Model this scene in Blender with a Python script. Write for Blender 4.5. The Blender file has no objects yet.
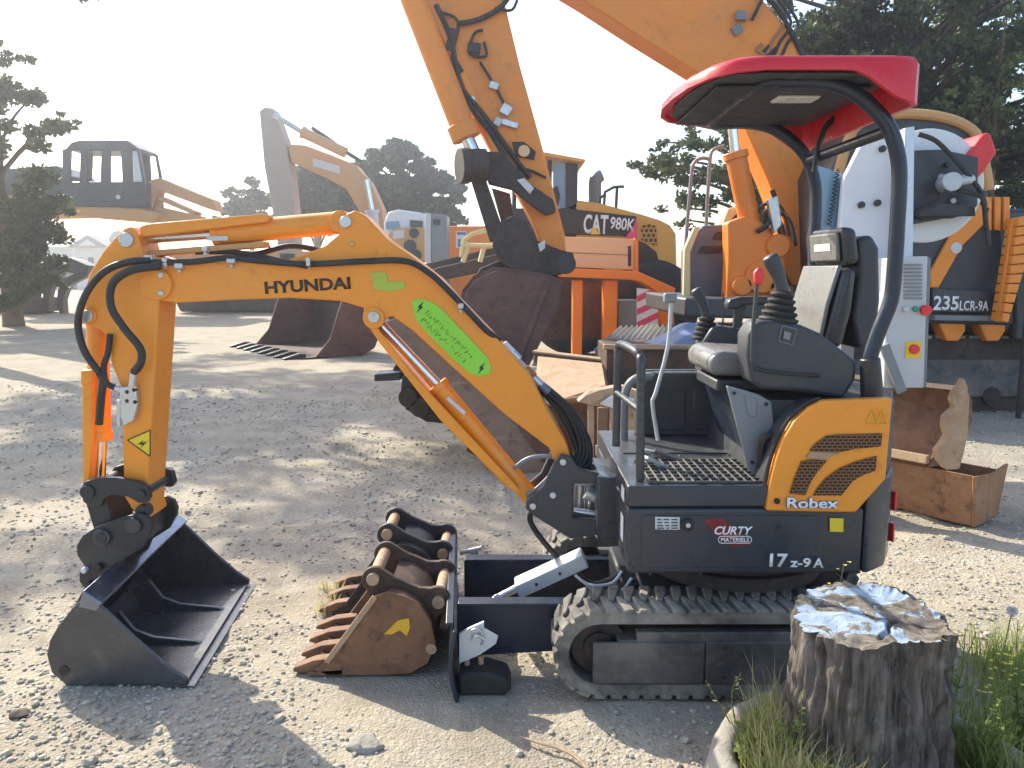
import bpy, bmesh, math, random
from mathutils import Vector, Matrix, noise
R = math.radians
random.seed(7)
scene = bpy.context.scene
COL = scene.collection
CAM_H = 1.62
PITCH = R(8.04)
F = 800.0
SN, CS = math.sin(PITCH), math.cos(PITCH)

def P(px, py, Y):
    """point of the plane y = Y that the photo shows at pixel (px, py)"""
    x = (px - 512) / F; v = (384 - py) / F
    d = Vector((x, CS + v * SN, -SN + v * CS))
    t = Y / d.y
    return Vector((d.x * t, Y, CAM_H + d.z * t))

def G(px, py, z=0.0):
    """point of the horizontal plane z that the photo shows at pixel (px, py)"""
    x = (px - 512) / F; v = (384 - py) / F
    d = Vector((x, CS + v * SN, -SN + v * CS))
    t = (z - CAM_H) / d.z
    return Vector((d.x * t, d.y * t, z))

ORIG = {}

# ------------------------------------------------------------------ materials
def nd(nt, t, **kw):
    n = nt.nodes.new(t)
    for k, v in kw.items():
        setattr(n, k, v)
    return n

def mixrgb(nt, fac, a, b, mode='MIX'):
    m = nt.nodes.new('ShaderNodeMix'); m.data_type = 'RGBA'; m.blend_type = mode
    for sock, val in ((m.inputs[0], fac), (m.inputs[6], a), (m.inputs[7], b)):
        if isinstance(val, bpy.types.NodeSocket): nt.links.new(val, sock)
        elif isinstance(val, (int, float)): sock.default_value = val
        else: sock.default_value = (*val, 1.0)
    return m.outputs[2]

def ramp(nt, src, a, b, ca=(0, 0, 0), cb=(1, 1, 1)):
    r = nt.nodes.new('ShaderNodeValToRGB')
    r.color_ramp.elements[0].position = a; r.color_ramp.elements[1].position = b
    r.color_ramp.elements[0].color = (*ca, 1); r.color_ramp.elements[1].color = (*cb, 1)
    nt.links.new(src, r.inputs[0])
    return r.outputs[0]

def noise_out(nt, vec, scale, detail=4, rough=.55, dist=0.0, col=False):
    n = nt.nodes.new('ShaderNodeTexNoise')
    n.inputs['Scale'].default_value = scale; n.inputs['Detail'].default_value = detail
    n.inputs['Roughness'].default_value = rough; n.inputs['Distortion'].default_value = dist
    nt.links.new(vec, n.inputs['Vector'])
    return n.outputs['Color' if col else 'Fac']

def new_mat(name):
    m = bpy.data.materials.new(name); m.use_nodes = True
    nt = m.node_tree
    b = nt.nodes['Principled BSDF']
    tc = nt.nodes.new('ShaderNodeTexCoord')
    return m, nt, b, tc.outputs['Object']

def mat(name, col, rough=.5, metal=0.0, var=.12, dust=.25, dustcol=(.30, .25, .19), scale=6.0,
        bump=.0015, bscale=60, rvar=.12, dust_lo=.52, dust_hi=.78, scratch=0.0, scratchcol=(.35, .33, .3), grime=0.0, grimecol=(.16, .08, .03)):
    m, nt, b, oc = new_mat(name)
    n1 = noise_out(nt, oc, scale, 5)
    c = mixrgb(nt, n1, [x * (1 - var) for x in col], [min(1, x * (1 + var)) for x in col])
    dm = None
    if dust > 0:
        n2 = noise_out(nt, oc, scale * .55, 8, .68, .4)
        dm = ramp(nt, n2, dust_lo, dust_hi, (0, 0, 0), (dust, dust, dust))
        c = mixrgb(nt, dm, c, dustcol)
    if scratch > 0:
        mp = nd(nt, 'ShaderNodeMapping'); nt.links.new(oc, mp.inputs[0]); mp.inputs['Scale'].default_value = (4, 9, 30)
        n3 = noise_out(nt, mp.outputs[0], 5, 6, .7, 1.0)
        c = mixrgb(nt, ramp(nt, n3, .64, .72, (0, 0, 0), (scratch,) * 3), c, scratchcol)
    if grime > 0:
        n5 = noise_out(nt, oc, scale * 1.7, 9, .78, 1.6)
        c = mixrgb(nt, ramp(nt, n5, .56, .74, (0, 0, 0), (grime,) * 3), c, grimecol)
    nt.links.new(c, b.inputs['Base Color'])
    b.inputs['Metallic'].default_value = metal
    n4 = noise_out(nt, oc, scale * 2.3, 6, .65)
    rr = nd(nt, 'ShaderNodeMapRange'); nt.links.new(n4, rr.inputs[0])
    rr.inputs[1].default_value = .3; rr.inputs[2].default_value = .7
    rr.inputs[3].default_value = max(.05, rough - rvar); rr.inputs[4].default_value = min(1, rough + rvar)
    nt.links.new(rr.outputs[0], b.inputs['Roughness'])
    if bump > 0:
        bp = nd(nt, 'ShaderNodeBump'); bp.inputs['Strength'].default_value = .6; bp.inputs['Distance'].default_value = bump
        nt.links.new(noise_out(nt, oc, bscale, 4, .6), bp.inputs['Height']); nt.links.new(bp.outputs[0], b.inputs['Normal'])
    return m

def rust_mat(name, c1, c2, c3, scale=5.0, rough=.75, metal=0.0):
    m, nt, b, oc = new_mat(name)
    a = noise_out(nt, oc, scale, 8, .7, .6)
    c = mixrgb(nt, ramp(nt, a, .38, .6), c1, c2)
    a2 = noise_out(nt, oc, scale * 2.7, 8, .75, .3)
    c = mixrgb(nt, ramp(nt, a2, .52, .68), c, c3)
    mp = nd(nt, 'ShaderNodeMapping'); nt.links.new(oc, mp.inputs[0]); mp.inputs['Scale'].default_value = (3, 6, 22)
    a3 = noise_out(nt, mp.outputs[0], scale * .5, 6, .7, .8)
    c = mixrgb(nt, ramp(nt, a3, .60, .74, (0, 0, 0), (.55,) * 3), c, [min(1, x * 1.7 + .04) for x in c2])
    nt.links.new(c, b.inputs['Base Color'])
    b.inputs['Roughness'].default_value = rough; b.inputs['Metallic'].default_value = metal
    bp = nd(nt, 'ShaderNodeBump'); bp.inputs['Strength'].default_value = .7; bp.inputs['Distance'].default_value = .004
    nt.links.new(noise_out(nt, oc, 45, 6, .7), bp.inputs['Height']); nt.links.new(bp.outputs[0], b.inputs['Normal'])
    return m

def flat_mat(name, col, rough=.5, metal=0.0):
    return mat(name, col, rough, metal, var=.05, dust=.1, bump=0)

# ------------------------------------------------------------------ mesh builder
class MB:
    def __init__(s):
        s.bm = bmesh.new()

    def prism(s, pts, vec, pts2=None):
        vec = Vector(vec)
        a = [s.bm.verts.new(p) for p in pts]
        b = [s.bm.verts.new(p) for p in (pts2 or [Vector(p) + vec for p in pts])]
        n = len(a)
        s.bm.faces.new(a); s.bm.faces.new(b[::-1])
        for i in range(n):
            j = (i + 1) % n
            s.bm.faces.new((a[i], b[i], b[j], a[j]))
        return s

    def prof(s, pxs, Yref, y0, y1, skew=0.0, off=(0, 0, 0)):
        pts = [P(x, y, Yref) for x, y in pxs]
        pts = [Vector((p.x, y0, p.z)) + Vector(off) for p in pts]
        return s.prism(pts, (skew, y1 - y0, 0))

    def plan(s, xy, z0, z1):
        return s.prism([Vector((x, y, z0)) for x, y in xy], (0, 0, z1 - z0))

    def box(s, c, size, rot=None):
        m = Matrix.Diagonal((size[0], size[1], size[2], 1))
        if rot is not None:
            m = rot.to_4x4() @ m
        m = Matrix.Translation(c) @ m
        bmesh.ops.create_cube(s.bm, size=1, matrix=m)
        return s

    def bar(s, p0, p1, w, h, up=(0, 0, 1)):
        """box from p0 to p1, w across, h along up"""
        p0, p1 = Vector(p0), Vector(p1)
        d = p1 - p0; L = d.length; x = d / L
        u = Vector(up); u = (u - x * u.dot(x)).normalized(); y = u.cross(x)
        rot = Matrix((x, y, u)).transposed()
        return s.box((p0 + p1) / 2, (L, w, h), rot)

    def cyl(s, p0, p1, r0, r1=None, n=20, caps=True):
        p0, p1 = Vector(p0), Vector(p1)
        d = (p1 - p0)
        q = Vector((0, 0, 1)).rotation_difference(d.normalized()).to_matrix().to_4x4()
        m = Matrix.Translation((p0 + p1) / 2) @ q
        bmesh.ops.create_cone(s.bm, cap_ends=caps, segments=n, radius1=r0, radius2=r0 if r1 is None else r1, depth=d.length, matrix=m)
        return s

    def tube(s, pts, r, n=8, smooth=0, closed=False, flat=1.0):
        pts = [Vector(p) for p in pts]
        rs = r if isinstance(r, (list, tuple)) else [r] * len(pts)
        if smooth:
            q, qr = [], []
            for i in range(len(pts) - 1):
                p0 = pts[max(0, i - 1)]; p1 = pts[i]; p2 = pts[i + 1]; p3 = pts[min(len(pts) - 1, i + 2)]
                for k in range(smooth):
                    t = k / smooth
                    q.append(.5 * ((2 * p1) + (p2 - p0) * t + (2 * p0 - 5 * p1 + 4 * p2 - p3) * t * t + (3 * p1 - p0 - 3 * p2 + p3) * t ** 3))
                    qr.append(rs[i] * (1 - t) + rs[i + 1] * t)
            q.append(pts[-1]); qr.append(rs[-1])
            pts, rs = q, qr
        rings = []
        t0 = (pts[1] - pts[0]).normalized()
        nrm = t0.orthogonal().normalized()
        for i, p in enumerate(pts):
            if i == 0: t = t0
            elif i == len(pts) - 1: t = (pts[i] - pts[i - 1]).normalized()
            else: t = ((pts[i + 1] - p).normalized() + (p - pts[i - 1]).normalized()).normalized()
            nrm = (nrm - t * nrm.dot(t)).normalized()
            bi = t.cross(nrm)
            rings.append([s.bm.verts.new(p + (nrm * math.cos(2 * math.pi * k / n) + bi * math.sin(2 * math.pi * k / n) * flat) * rs[i]) for k in range(n)])
        for a, b in zip(rings, rings[1:]):
            for k in range(n):
                s.bm.faces.new((a[k], a[(k + 1) % n], b[(k + 1) % n], b[k]))
        s.bm.faces.new(rings[0][::-1]); s.bm.faces.new(rings[-1])
        return s

    def lathe(s, profile, m=None, n=24):
        m = m or Matrix.Identity(4)
        rings = []
        for r, z in profile:
            rings.append([s.bm.verts.new(m @ Vector((r * math.cos(2 * math.pi * k / n), r * math.sin(2 * math.pi * k / n), z))) for k in range(n)])
        for a, b in zip(rings, rings[1:]):
            for k in range(n):
                s.bm.faces.new((a[k], a[(k + 1) % n], b[(k + 1) % n], b[k]))
        s.bm.faces.new(rings[0][::-1]); s.bm.faces.new(rings[-1])
        return s

    def band(s, xz, y0, y1, th, skew=0.0, side=1):
        """a bent plate: polyline xz (Vector with x,z) given thickness, swept from y0 to y1"""
        pts = [Vector((p[0], 0, p[1])) for p in xz]
        out = []
        for i, p in enumerate(pts):
            a = (pts[i] - pts[i - 1]).normalized() if i > 0 else None
            b = (pts[i + 1] - pts[i]).normalized() if i < len(pts) - 1 else None
            t = ((a or b) + (b or a)).normalized()
            nn = Vector((-t.z, 0, t.x)) * side
            out.append(p + nn * th)
        poly = pts + out[::-1]
        return s.prism([Vector((p.x, y0, p.z)) for p in poly], (skew, y1 - y0, 0))

    def sphere(s, c, r, seg=16, scale=(1, 1, 1)):
        m = Matrix.Translation(c) @ Matrix.Diagonal((scale[0], scale[1], scale[2], 1))
        bmesh.ops.create_uvsphere(s.bm, u_segments=seg, v_segments=max(6, seg // 2), radius=r, matrix=m)
        return s

    def build(s, name, m, parent=None, smooth=35, bevel=0.0, seg=2, label=None, sub=0):
        bmesh.ops.recalc_face_normals(s.bm, faces=s.bm.faces)
        me = bpy.data.meshes.new(name)
        org = ORIG.get(parent.name, Vector((0, 0, 0))) if parent else None
        if org is None:
            xs = [v.co for v in s.bm.verts]
            lo = Vector((min(v.x for v in xs), min(v.y for v in xs), min(v.z for v in xs)))
            hi = Vector((max(v.x for v in xs), max(v.y for v in xs), max(v.z for v in xs)))
            org = Vector(((lo.x + hi.x) / 2, (lo.y + hi.y) / 2, lo.z))
        for v in s.bm.verts: v.co -= org
        s.bm.to_mesh(me); s.bm.free()
        if smooth:
            for p in me.polygons: p.use_smooth = True
            me.set_sharp_from_angle(angle=R(smooth))
        me.materials.append(m)
        o = bpy.data.objects.new(name, me); COL.objects.link(o)
        if parent: o.parent = parent
        else: o.location = org
        ORIG[o.name] = org
        if bevel:
            b = o.modifiers.new('bevel', 'BEVEL'); b.width = bevel; b.segments = seg; b.limit_method = 'ANGLE'; b.angle_limit = R(40)
            b.use_clamp_overlap = True
        if sub:
            u = o.modifiers.new('sub', 'SUBSURF'); u.levels = sub; u.render_levels = sub
        if label: o['label'] = label
        return o

def mesh_obj(name, verts, faces, m, parent=None, smooth=False):
    org = ORIG.get(parent.name) if parent else Vector((0, 0, 0))
    me = bpy.data.meshes.new(name)
    me.from_pydata([(v[0] - org.x, v[1] - org.y, v[2] - org.z) for v in verts], [], faces)
    me.materials.append(m)
    if smooth:
        for p in me.polygons: p.use_smooth = True
    o = bpy.data.objects.new(name, me); COL.objects.link(o)
    if parent: o.parent = parent
    ORIG[o.name] = org
    return o

def thing(name, label, cat, loc, group=None):
    o = bpy.data.objects.new(name, None); COL.objects.link(o)
    o.location = loc; o.empty_display_size = .2
    o['label'] = label; o['category'] = cat
    if group: o['group'] = group
    ORIG[o.name] = Vector(loc)
    return o

def tag(o, label, cat, group=None, kind=None):
    if label: o['label'] = label
    if cat: o['category'] = cat
    if group: o['group'] = group
    if kind: o['kind'] = kind
    return o

def text(s, a, b, h, m, parent, name, n=(0, -1, 0), shear=0.0, bold=.012, lift=.002, ext=.0008, space=1.0):
    """lettering whose baseline runs from a to b, h high, facing n"""
    cu = bpy.data.curves.new('lettering', 'FONT'); cu.body = s; cu.offset = bold; cu.extrude = .0; cu.shear = shear
    cu.space_character = space; cu.resolution_u = 3
    t = bpy.data.objects.new('lettering', cu); COL.objects.link(t)
    dg = bpy.context.evaluated_depsgraph_get(); dg.update()
    me = bpy.data.meshes.new_from_object(t.evaluated_get(dg))
    bpy.data.objects.remove(t); bpy.data.curves.remove(cu)
    x0 = min(v.co.x for v in me.vertices); x1 = max(v.co.x for v in me.vertices)
    y0 = min(v.co.y for v in me.vertices); y1 = max(v.co.y for v in me.vertices)
    a, b = Vector(a), Vector(b)
    X = (b - a); L = X.length; X = X / L
    N = Vector(n).normalized(); N = (N - X * N.dot(X)).normalized(); U = N.cross(X)
    org = ORIG[parent.name]
    for v in me.vertices:
        v.co = a + X * ((v.co.x - x0) / (x1 - x0) * L) + U * ((v.co.y - y0) / (y1 - y0) * h) + N * lift - org
    me.materials.clear(); me.materials.append(m); me.name = name
    o = bpy.data.objects.new(name, me); COL.objects.link(o); o.parent = parent
    so = o.modifiers.new('solid', 'SOLIDIFY'); so.thickness = ext; so.offset = 0
    ORIG[o.name] = org
    return o

def textpx(s, p0, p1, hpx, Y, m, parent, name, **kw):
    a = P(p0[0], p0[1], Y); b = P(p1[0], p1[1], Y)
    k = (P(p0[0], p0[1] - hpx, Y) - a).length
    return text(s, a, b, k, m, parent, name, **kw)

def decal(pxs, Y, m, parent, name, lift=.0025, th=.001):
    pts = [P(x, y, Y) for x, y in pxs]
    b = MB(); b.prism([p + Vector((0, -lift - th, 0)) for p in pts], (0, th, 0))
    return b.build(name, m, parent, smooth=0)
# ------------------------------------------------------------------ material list
ORANGE = mat('orange_paint', (.86, .30, .026), .38, grime=.35, var=.08, dust=.30, dustcol=(.62, .36, .16), scale=3, bump=.0006, bscale=30, scratch=.35, scratchcol=(.45, .2, .06))
ORANGE2 = mat('worn_orange_paint', (.86, .275, .032), .5, grime=.4, var=.12, dust=.4, dustcol=(.36, .19, .08), scale=1.2, bump=.001, bscale=20, scratch=.35, scratchcol=(.24, .12, .06))
ORANGE_HOT = mat('bright_orange_paint', (.85, .22, .015), .4, var=.08, dust=.15, scale=1.5, bump=0)
ORANGE_FADE = mat('faded_and_hazed_orange', (.62, .33, .13), .65, var=.12, dust=.4, dustcol=(.5, .4, .28), scale=.8, bump=0)  # dull orange; on the far machines it also carries the glare's fading
PEACH = mat('pale_orange_panel', (.80, .50, .27), .5, var=.06, dust=.2, scale=1.0, bump=0)
YELLOW = mat('loader_yellow_paint', (.62, .34, .06), .45, var=.08, dust=.25, scale=1, bump=0)
CREAM = mat('pale_yellow_paint', (.70, .60, .30), .5, dust=.2, scale=2, bump=0)
CHAR = mat('charcoal_paint', (.042, .047, .056), .32, var=.15, dust=.22, dustcol=(.17, .15, .13), scale=3.0, bump=.0005, bscale=25, scratch=.18, scratchcol=(.16, .15, .14))
CHAR_D = mat('black_steel', (.022, .024, .028), .42, var=.2, dust=.30, dustcol=(.14, .12, .10), scale=5, bump=.001, scratch=.25, scratchcol=(.13, .12, .11))
STEEL_BK = mat('worn_black_bucket_steel', (.085, .088, .094), .30, grime=.5, grimecol=(.27, .24, .20), metal=.45, var=.25, dust=.5, dustcol=(.19, .185, .18), scale=4, bump=.0012, bscale=35, scratch=.35, scratchcol=(.20, .20, .20))
NAVY = mat('dark_blue_paint', (.016, .024, .042), .34, var=.15, dust=.25, dustcol=(.12, .11, .10), scale=4, bump=.0005)
NAVY_S = mat('worn_navy_steel_bar', (.20, .23, .30), .2, metal=.9, var=.2, dust=.35, dustcol=(.35, .36, .38), scale=5, bump=.0006, scratch=.4, scratchcol=(.5, .5, .52))
PLAST = mat('dark_grey_plastic', (.045, .048, .054), .45, var=.08, dust=.2, dustcol=(.16, .15, .14), scale=6, bump=.0006, bscale=220)
GREYP = mat('grey_painted_sheet', (.20, .215, .23), .45, var=.08, dust=.3, dustcol=(.3, .28, .25), scale=4, bump=.0004)
RUBBER = mat('black_rubber', (.022, .022, .023), .72, var=.2, dust=.35, dustcol=(.12, .105, .09), scale=9, bump=.001)
TRACKR = mat('dusty_track_rubber', (.085, .080, .072), .85, var=.2, dust=.85, dustcol=(.34, .31, .26), scale=7, bump=.003, bscale=50, dust_lo=.40, dust_hi=.62)
HOSE = mat('hydraulic_hose_rubber', (.02, .02, .022), .5, var=.1, dust=.15, scale=12, bump=.0004)
VINYL_LIT = mat('sunlit_seat_vinyl', (.17, .165, .155), .3, var=.1, dust=.2, dustcol=(.3, .28, .24), scale=8, bump=.001, bscale=160)  # lightened seat vinyl, sun glare put into the colour
VINYL = mat('dark_seat_vinyl', (.04, .04, .042), .34, var=.12, dust=.25, dustcol=(.12, .11, .10), scale=8, bump=.001, bscale=160)
RED = mat('red_canopy_plastic', (.66, .018, .028), .33, var=.05, dust=.12, dustcol=(.6, .15, .13), scale=3, bump=.0003)
REDP = mat('red_plastic', (.75, .03, .035), .4, dust=.1, bump=0)
CHROME = mat('chrome_rod', (.72, .72, .74), .16, metal=1.0, var=.05, dust=.1, bump=0, rvar=.06)
ZINC = mat('zinc_plated_steel', (.58, .59, .60), .34, metal=.7, var=.15, dust=.3, scale=10, bump=.0005)
SILVER = mat('silver_grey_paint', (.50, .52, .54), .4, metal=.25, var=.08, dust=.3, dustcol=(.4, .37, .33), scale=6, bump=.0004)
SILVER_B = mat('bluish_galvanised_plate', (.55, .60, .66), .35, metal=.35, var=.1, dust=.25, scale=9, bump=.0006)
WHITE = mat('white_paint', (.74, .75, .76), .45, var=.05, dust=.25, dustcol=(.5, .47, .42), scale=3, bump=0)
WHITE_S = flat_mat('white_lettering', (.82, .82, .82), .45)
BLACK_S = flat_mat('black_lettering', (.012, .012, .012), .4)
DKBROWN_S = flat_mat('dark_brown_lettering', (.05, .022, .012), .4)
NAVY_L = flat_mat('blue_lettering_edge', (.03, .05, .22), .4)
GREEN_S = mat('lime_green_sticker', (.27, .66, .05), .4, var=.05, dust=.12, scale=4, bump=0)
GREEN_W = mat('worn_green_sticker', (.42, .50, .06), .5, var=.1, dust=.0, scale=4, bump=0)
YEL_S = flat_mat('yellow_sticker', (.80, .58, .03), .4)
YEL_F = mat('faint_yellow_sticker', (.72, .40, .02), .45, dust=.1, bump=0)
PALE_S = mat('pale_notice_sticker', (.62, .62, .62), .5, var=.3, dust=.2, scale=60, bump=0)
REDDARK_S = mat('dull_red_sticker', (.20, .018, .024), .4, var=.2, dust=.2, scale=10, bump=0)
RUST = rust_mat('rusty_bucket_steel', (.155, .072, .038), (.235, .115, .058), (.070, .042, .030), 5)
RUST_DK = rust_mat('dark_rusty_steel', (.045, .030, .024), (.105, .054, .032), (.022, .020, .020), 5)
RUST_OR = rust_mat('orange_rust_steel', (.30, .135, .055), (.38, .20, .10), (.14, .065, .032), 3)
RUST_TAN = rust_mat('tan_rust_edge', (.38, .24, .145), (.45, .31, .19), (.30, .17, .09), 6)
MAROON = rust_mat('maroon_bucket_steel', (.105, .050, .040), (.165, .085, .065), (.07, .036, .03), 1.5)
MAROON_D = rust_mat('dusty_brown_steel', (.20, .125, .085), (.27, .19, .14), (.12, .055, .04), 1.4)
BROWN_DK = rust_mat('dark_brown_linkage_steel', (.035, .028, .025), (.075, .052, .042), (.02, .018, .018), 2.5)
WOOD = rust_mat('weathered_plank_wood', (.40, .27, .16), (.50, .36, .23), (.26, .17, .10), 6)
CARD = mat('tan_cardboard', (.46, .33, .21), .8, var=.12, dust=.2, scale=4, bump=.001)
TARP = mat('blue_tarpaulin', (.13, .18, .30), .45, var=.2, dust=.3, dustcol=(.3, .3, .32), scale=4, bump=.004, bscale=12)
CORR = mat('grey_corrugated_metal', (.24, .24, .24), .5, metal=.3, dust=.4, scale=3, bump=0)
CONC = mat('old_concrete_rim', (.30, .275, .235), .9, var=.3, dust=.7, dustcol=(.14, .13, .085), scale=14, bump=.012, bscale=40)
GLASS_D = mat('dark_window_glass', (.02, .025, .03), .08, var=.05, dust=.12, bump=0, rvar=.03)
GLASS_B = mat('blue_tinted_glass', (.17, .30, .42), .15, var=.15, dust=.2, dustcol=(.45, .55, .6), scale=2, bump=0, rvar=.05)
TOOLB = mat('blue_grey_sheet', (.115, .13, .155), .45, dust=.3, dustcol=(.35, .34, .32), scale=2, bump=0)
CABW = mat('light_grey_cabinet_paint', (.52, .53, .54), .45, var=.06, dust=.3, dustcol=(.38, .34, .28), scale=3, bump=0)
GLASS_L = mat('bright_cab_glass', (.72, .76, .80), .15, var=.05, dust=.1, bump=0)
PINK_S = flat_mat('pink_red_stripe', (.70, .06, .14), .4)
ROOF_G = mat('grey_roof_tiles', (.26, .26, .28), .7, scale=1, bump=0)
WALL_W = mat('white_house_wall', (.66, .65, .62), .8, scale=.5, dust=.2, bump=0)
BARK = rust_mat('pine_bark', (.13, .085, .058), (.19, .13, .09), (.06, .04, .03), 4, .9)

def perforated(name, hole, rim, sx, sy):
    """pressed grille sheet with rows of oval holes"""
    m, nt, b, oc = new_mat(name)
    mp = nd(nt, 'ShaderNodeMapping'); nt.links.new(oc, mp.inputs[0])
    mp.inputs['Rotation'].default_value = (R(90), 0, R(0))
    br = nd(nt, 'ShaderNodeTexBrick'); nt.links.new(mp.outputs[0], br.inputs[0])
    br.inputs['Color1'].default_value = (*hole, 1); br.inputs['Color2'].default_value = (*hole, 1); br.inputs['Mortar'].default_value = (*rim, 1)
    br.inputs['Scale'].default_value = 1; br.inputs['Brick Width'].default_value = sx; br.inputs['Row Height'].default_value = sy
    br.inputs['Mortar Size'].default_value = sy * .2; br.inputs['Mortar Smooth'].default_value = .3
    nt.links.new(br.outputs[0], b.inputs['Base Color']); b.inputs['Roughness'].default_value = .55
    bp = nd(nt, 'ShaderNodeBump'); bp.inputs['Distance'].default_value = .004; nt.links.new(br.outputs['Fac'], bp.inputs['Height']); nt.links.new(bp.outputs[0], b.inputs['Normal'])
    return m
GRILLE = perforated('orange_perforated_grille', (.010, .007, .006), (.26, .10, .03), .019, .012)
GRILLE_CAT = perforated('loader_perforated_grille', (.05, .025, .01), (.45, .25, .05), .09, .09)

def leaf_mat(name, c1, c2, trans=.35):
    m, nt, b, oc = new_mat(name)
    g = nd(nt, 'ShaderNodeNewGeometry')
    c = mixrgb(nt, g.outputs['Random Per Island'], c1, c2)
    n = noise_out(nt, oc, .7, 3)
    c = mixrgb(nt, ramp(nt, n, .35, .7, (0, 0, 0), (.5,) * 3), c, [x * 1.5 + .01 for x in c2])
    nt.links.new(c, b.inputs['Base Color']); b.inputs['Roughness'].default_value = .6
    tr = nd(nt, 'ShaderNodeBsdfTranslucent'); nt.links.new(c, tr.inputs[0])
    mx = nd(nt, 'ShaderNodeMixShader'); mx.inputs[0].default_value = trans
    out = nt.nodes['Material Output']
    nt.links.new(b.outputs[0], mx.inputs[1]); nt.links.new(tr.outputs[0], mx.inputs[2]); nt.links.new(mx.outputs[0], out.inputs[0])
    return m
LEAF_PINE = leaf_mat('pine_needles', (.018, .032, .015), (.10, .125, .042), .3)  # wide random tones, the lightest stand in for backlit needles
LEAF_DARK = leaf_mat('dark_crown_leaves', (.022, .042, .028), (.05, .075, .04), .25)
LEAF_CYP = leaf_mat('bright_conifer_leaves', (.07, .11, .025), (.15, .19, .06), .3)
GRASS = leaf_mat('grass_blades', (.16, .23, .05), (.36, .37, .12), .45)
GRASS_DRY = leaf_mat('straw_coloured_grass', (.38, .34, .16), (.52, .47, .24), .4)
WEED = leaf_mat('weed_leaves', (.15, .23, .045), (.34, .38, .11), .45)
FLOWER = leaf_mat('yellow_petals', (.72, .62, .04), (.80, .72, .10), .3)
FLUFF = leaf_mat('white_seed_fluff', (.75, .75, .72), (.8, .8, .78), .5)
# ================================================================== MINI EXCAVATOR
YC = 3.38
mini = thing('mini_excavator', 'small orange and charcoal mini excavator with a red canopy, front centre, boom reaching left', 'mini excavator', (.95, YC, 0))

DUSTY = mat('dusty_charcoal_steel', (.05, .05, .052), .6, var=.25, dust=.8, dustcol=(.20, .18, .15), scale=6, bump=.001, dust_lo=.38, dust_hi=.66, scratch=.3, grime=.5, grimecol=(.24, .21, .17))
# ---- rubber tracks
def track(y0, y1, lab):
    xf, xr, z, r = .335, 1.50, .188, .165
    L = xr - xf; tot = 2 * L + 2 * math.pi * r
    def at(s, rad):
        s %= tot
        if s < L: return Vector((xr - s, 0, z + rad)), Vector((0, 0, 1))
        s -= L
        if s < math.pi * r:
            a = math.pi / 2 + s / r
            n = Vector((math.cos(a), 0, math.sin(a))); return Vector((xf, 0, z)) + n * rad, n
        s -= math.pi * r
        if s < L: return Vector((xf + s, 0, z - rad)), Vector((0, 0, -1))
        s -= L
        a = -math.pi / 2 + s / r
        n = Vector((math.cos(a), 0, math.sin(a))); return Vector((xr, 0, z)) + n * rad, n
    b = MB(); n = 84; rings = []
    for i in range(n):
        s = tot * i / n
        po, nn = at(s, r); pi, _ = at(s, r - .045)
        rings.append([b.bm.verts.new((po.x, y0, po.z)), b.bm.verts.new((po.x, y1, po.z)), b.bm.verts.new((pi.x, y1, pi.z)), b.bm.verts.new((pi.x, y0, pi.z))])
    for i in range(n):
        a, c = rings[i], rings[(i + 1) % n]
        for k in range(4):
            b.bm.faces.new((a[k], a[(k + 1) % 4], c[(k + 1) % 4], c[k]))
    w = y1 - y0; m = 54
    for i in range(m):
        for side in (0, 1):
            s = tot * (i + .5 * side) / m
            ya, yb = (y0 - .003, y0 + w * .56) if side == 0 else (y1 - w * .56, y1 + .003)
            h = .015; l0, l1 = .046, .036
            rows = []
            for (yy, sh, ll) in ((ya, 0, 1.15), (ya + (yb - ya) * .45, .010, 1.0), (yb, .026, .55)) if side == 0 else ((ya, .026, .55), (ya + (yb - ya) * .55, .010, 1.0), (yb, 0, 1.15)):
                q = []
                for (ds, hh, l) in ((-.5, -.004, l0), (.5, -.004, l0), (.5, h, l1), (-.5, h, l1)):
                    p, nn = at(s + ds * l * ll + sh, r)
                    p = p + nn * hh
                    q.append(b.bm.verts.new((p.x, yy, p.z)))
                rows.append(q)
            b.bm.faces.new(rows[0]); b.bm.faces.new(rows[-1][::-1])
            for u, v in zip(rows, rows[1:]):
                for k in range(4): b.bm.faces.new((u[k], v[k], v[(k + 1) % 4], u[(k + 1) % 4]))
    t = b.build('rubber_track', TRACKR, mini, smooth=30, bevel=.004, seg=1, label=lab)
    f = MB()
    f.prism([Vector((x, y0 + .012, zz)) for x, zz in ((.40, .085), (1.42, .085), (1.42, .24), (.40, .24))], (0, w - .03, 0))
    f.box((.93, y0 + .03, .25), (.92, .05, .05))
    f.box((.515, y0 + .004, .155), (.42, .018, .165)); f.box((1.02, y0 + .006, .155), (.58, .016, .17))
    f.build('track_frame', DUSTY, t, bevel=.006)
    f = MB()
    for x in (.36, .66, .80, 1.25):
        for z_ in (.10, .215): f.cyl((x, y0 - .004, z_), (x, y0 + .02, z_), .010, n=6)
    fb = f.bm; f.build('frame_bolts', BROWN_DK, t)
    for nm, x, rr in (('idler_wheel', xf, .122), ('drive_sprocket', xr, .125)):
        rr -= .012; c = MB(); c.cyl((x, y0 + .07, z), (x, y1 - .05, z), rr, n=32)
        c.cyl((x, y0 + .055, z), (x, y0 + .08, z), rr * .55, n=24)
        c.build(nm, BROWN_DK, t, bevel=.005)
    for x in (.58, .83, 1.06, 1.28):
        c = MB(); c.cyl((x, y0 + .035, .092), (x, y1 - .03, .092), .040, n=18); c.cyl((x, y0 + .022, .092), (x, y0 + .05, .092), .016, n=10)
        c.build('track_roller', BROWN_DK, t, bevel=.003)
track(2.84, 3.07, 'rubber track nearest the camera')
track(3.69, 3.92, 'rubber track on the far side')

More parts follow.
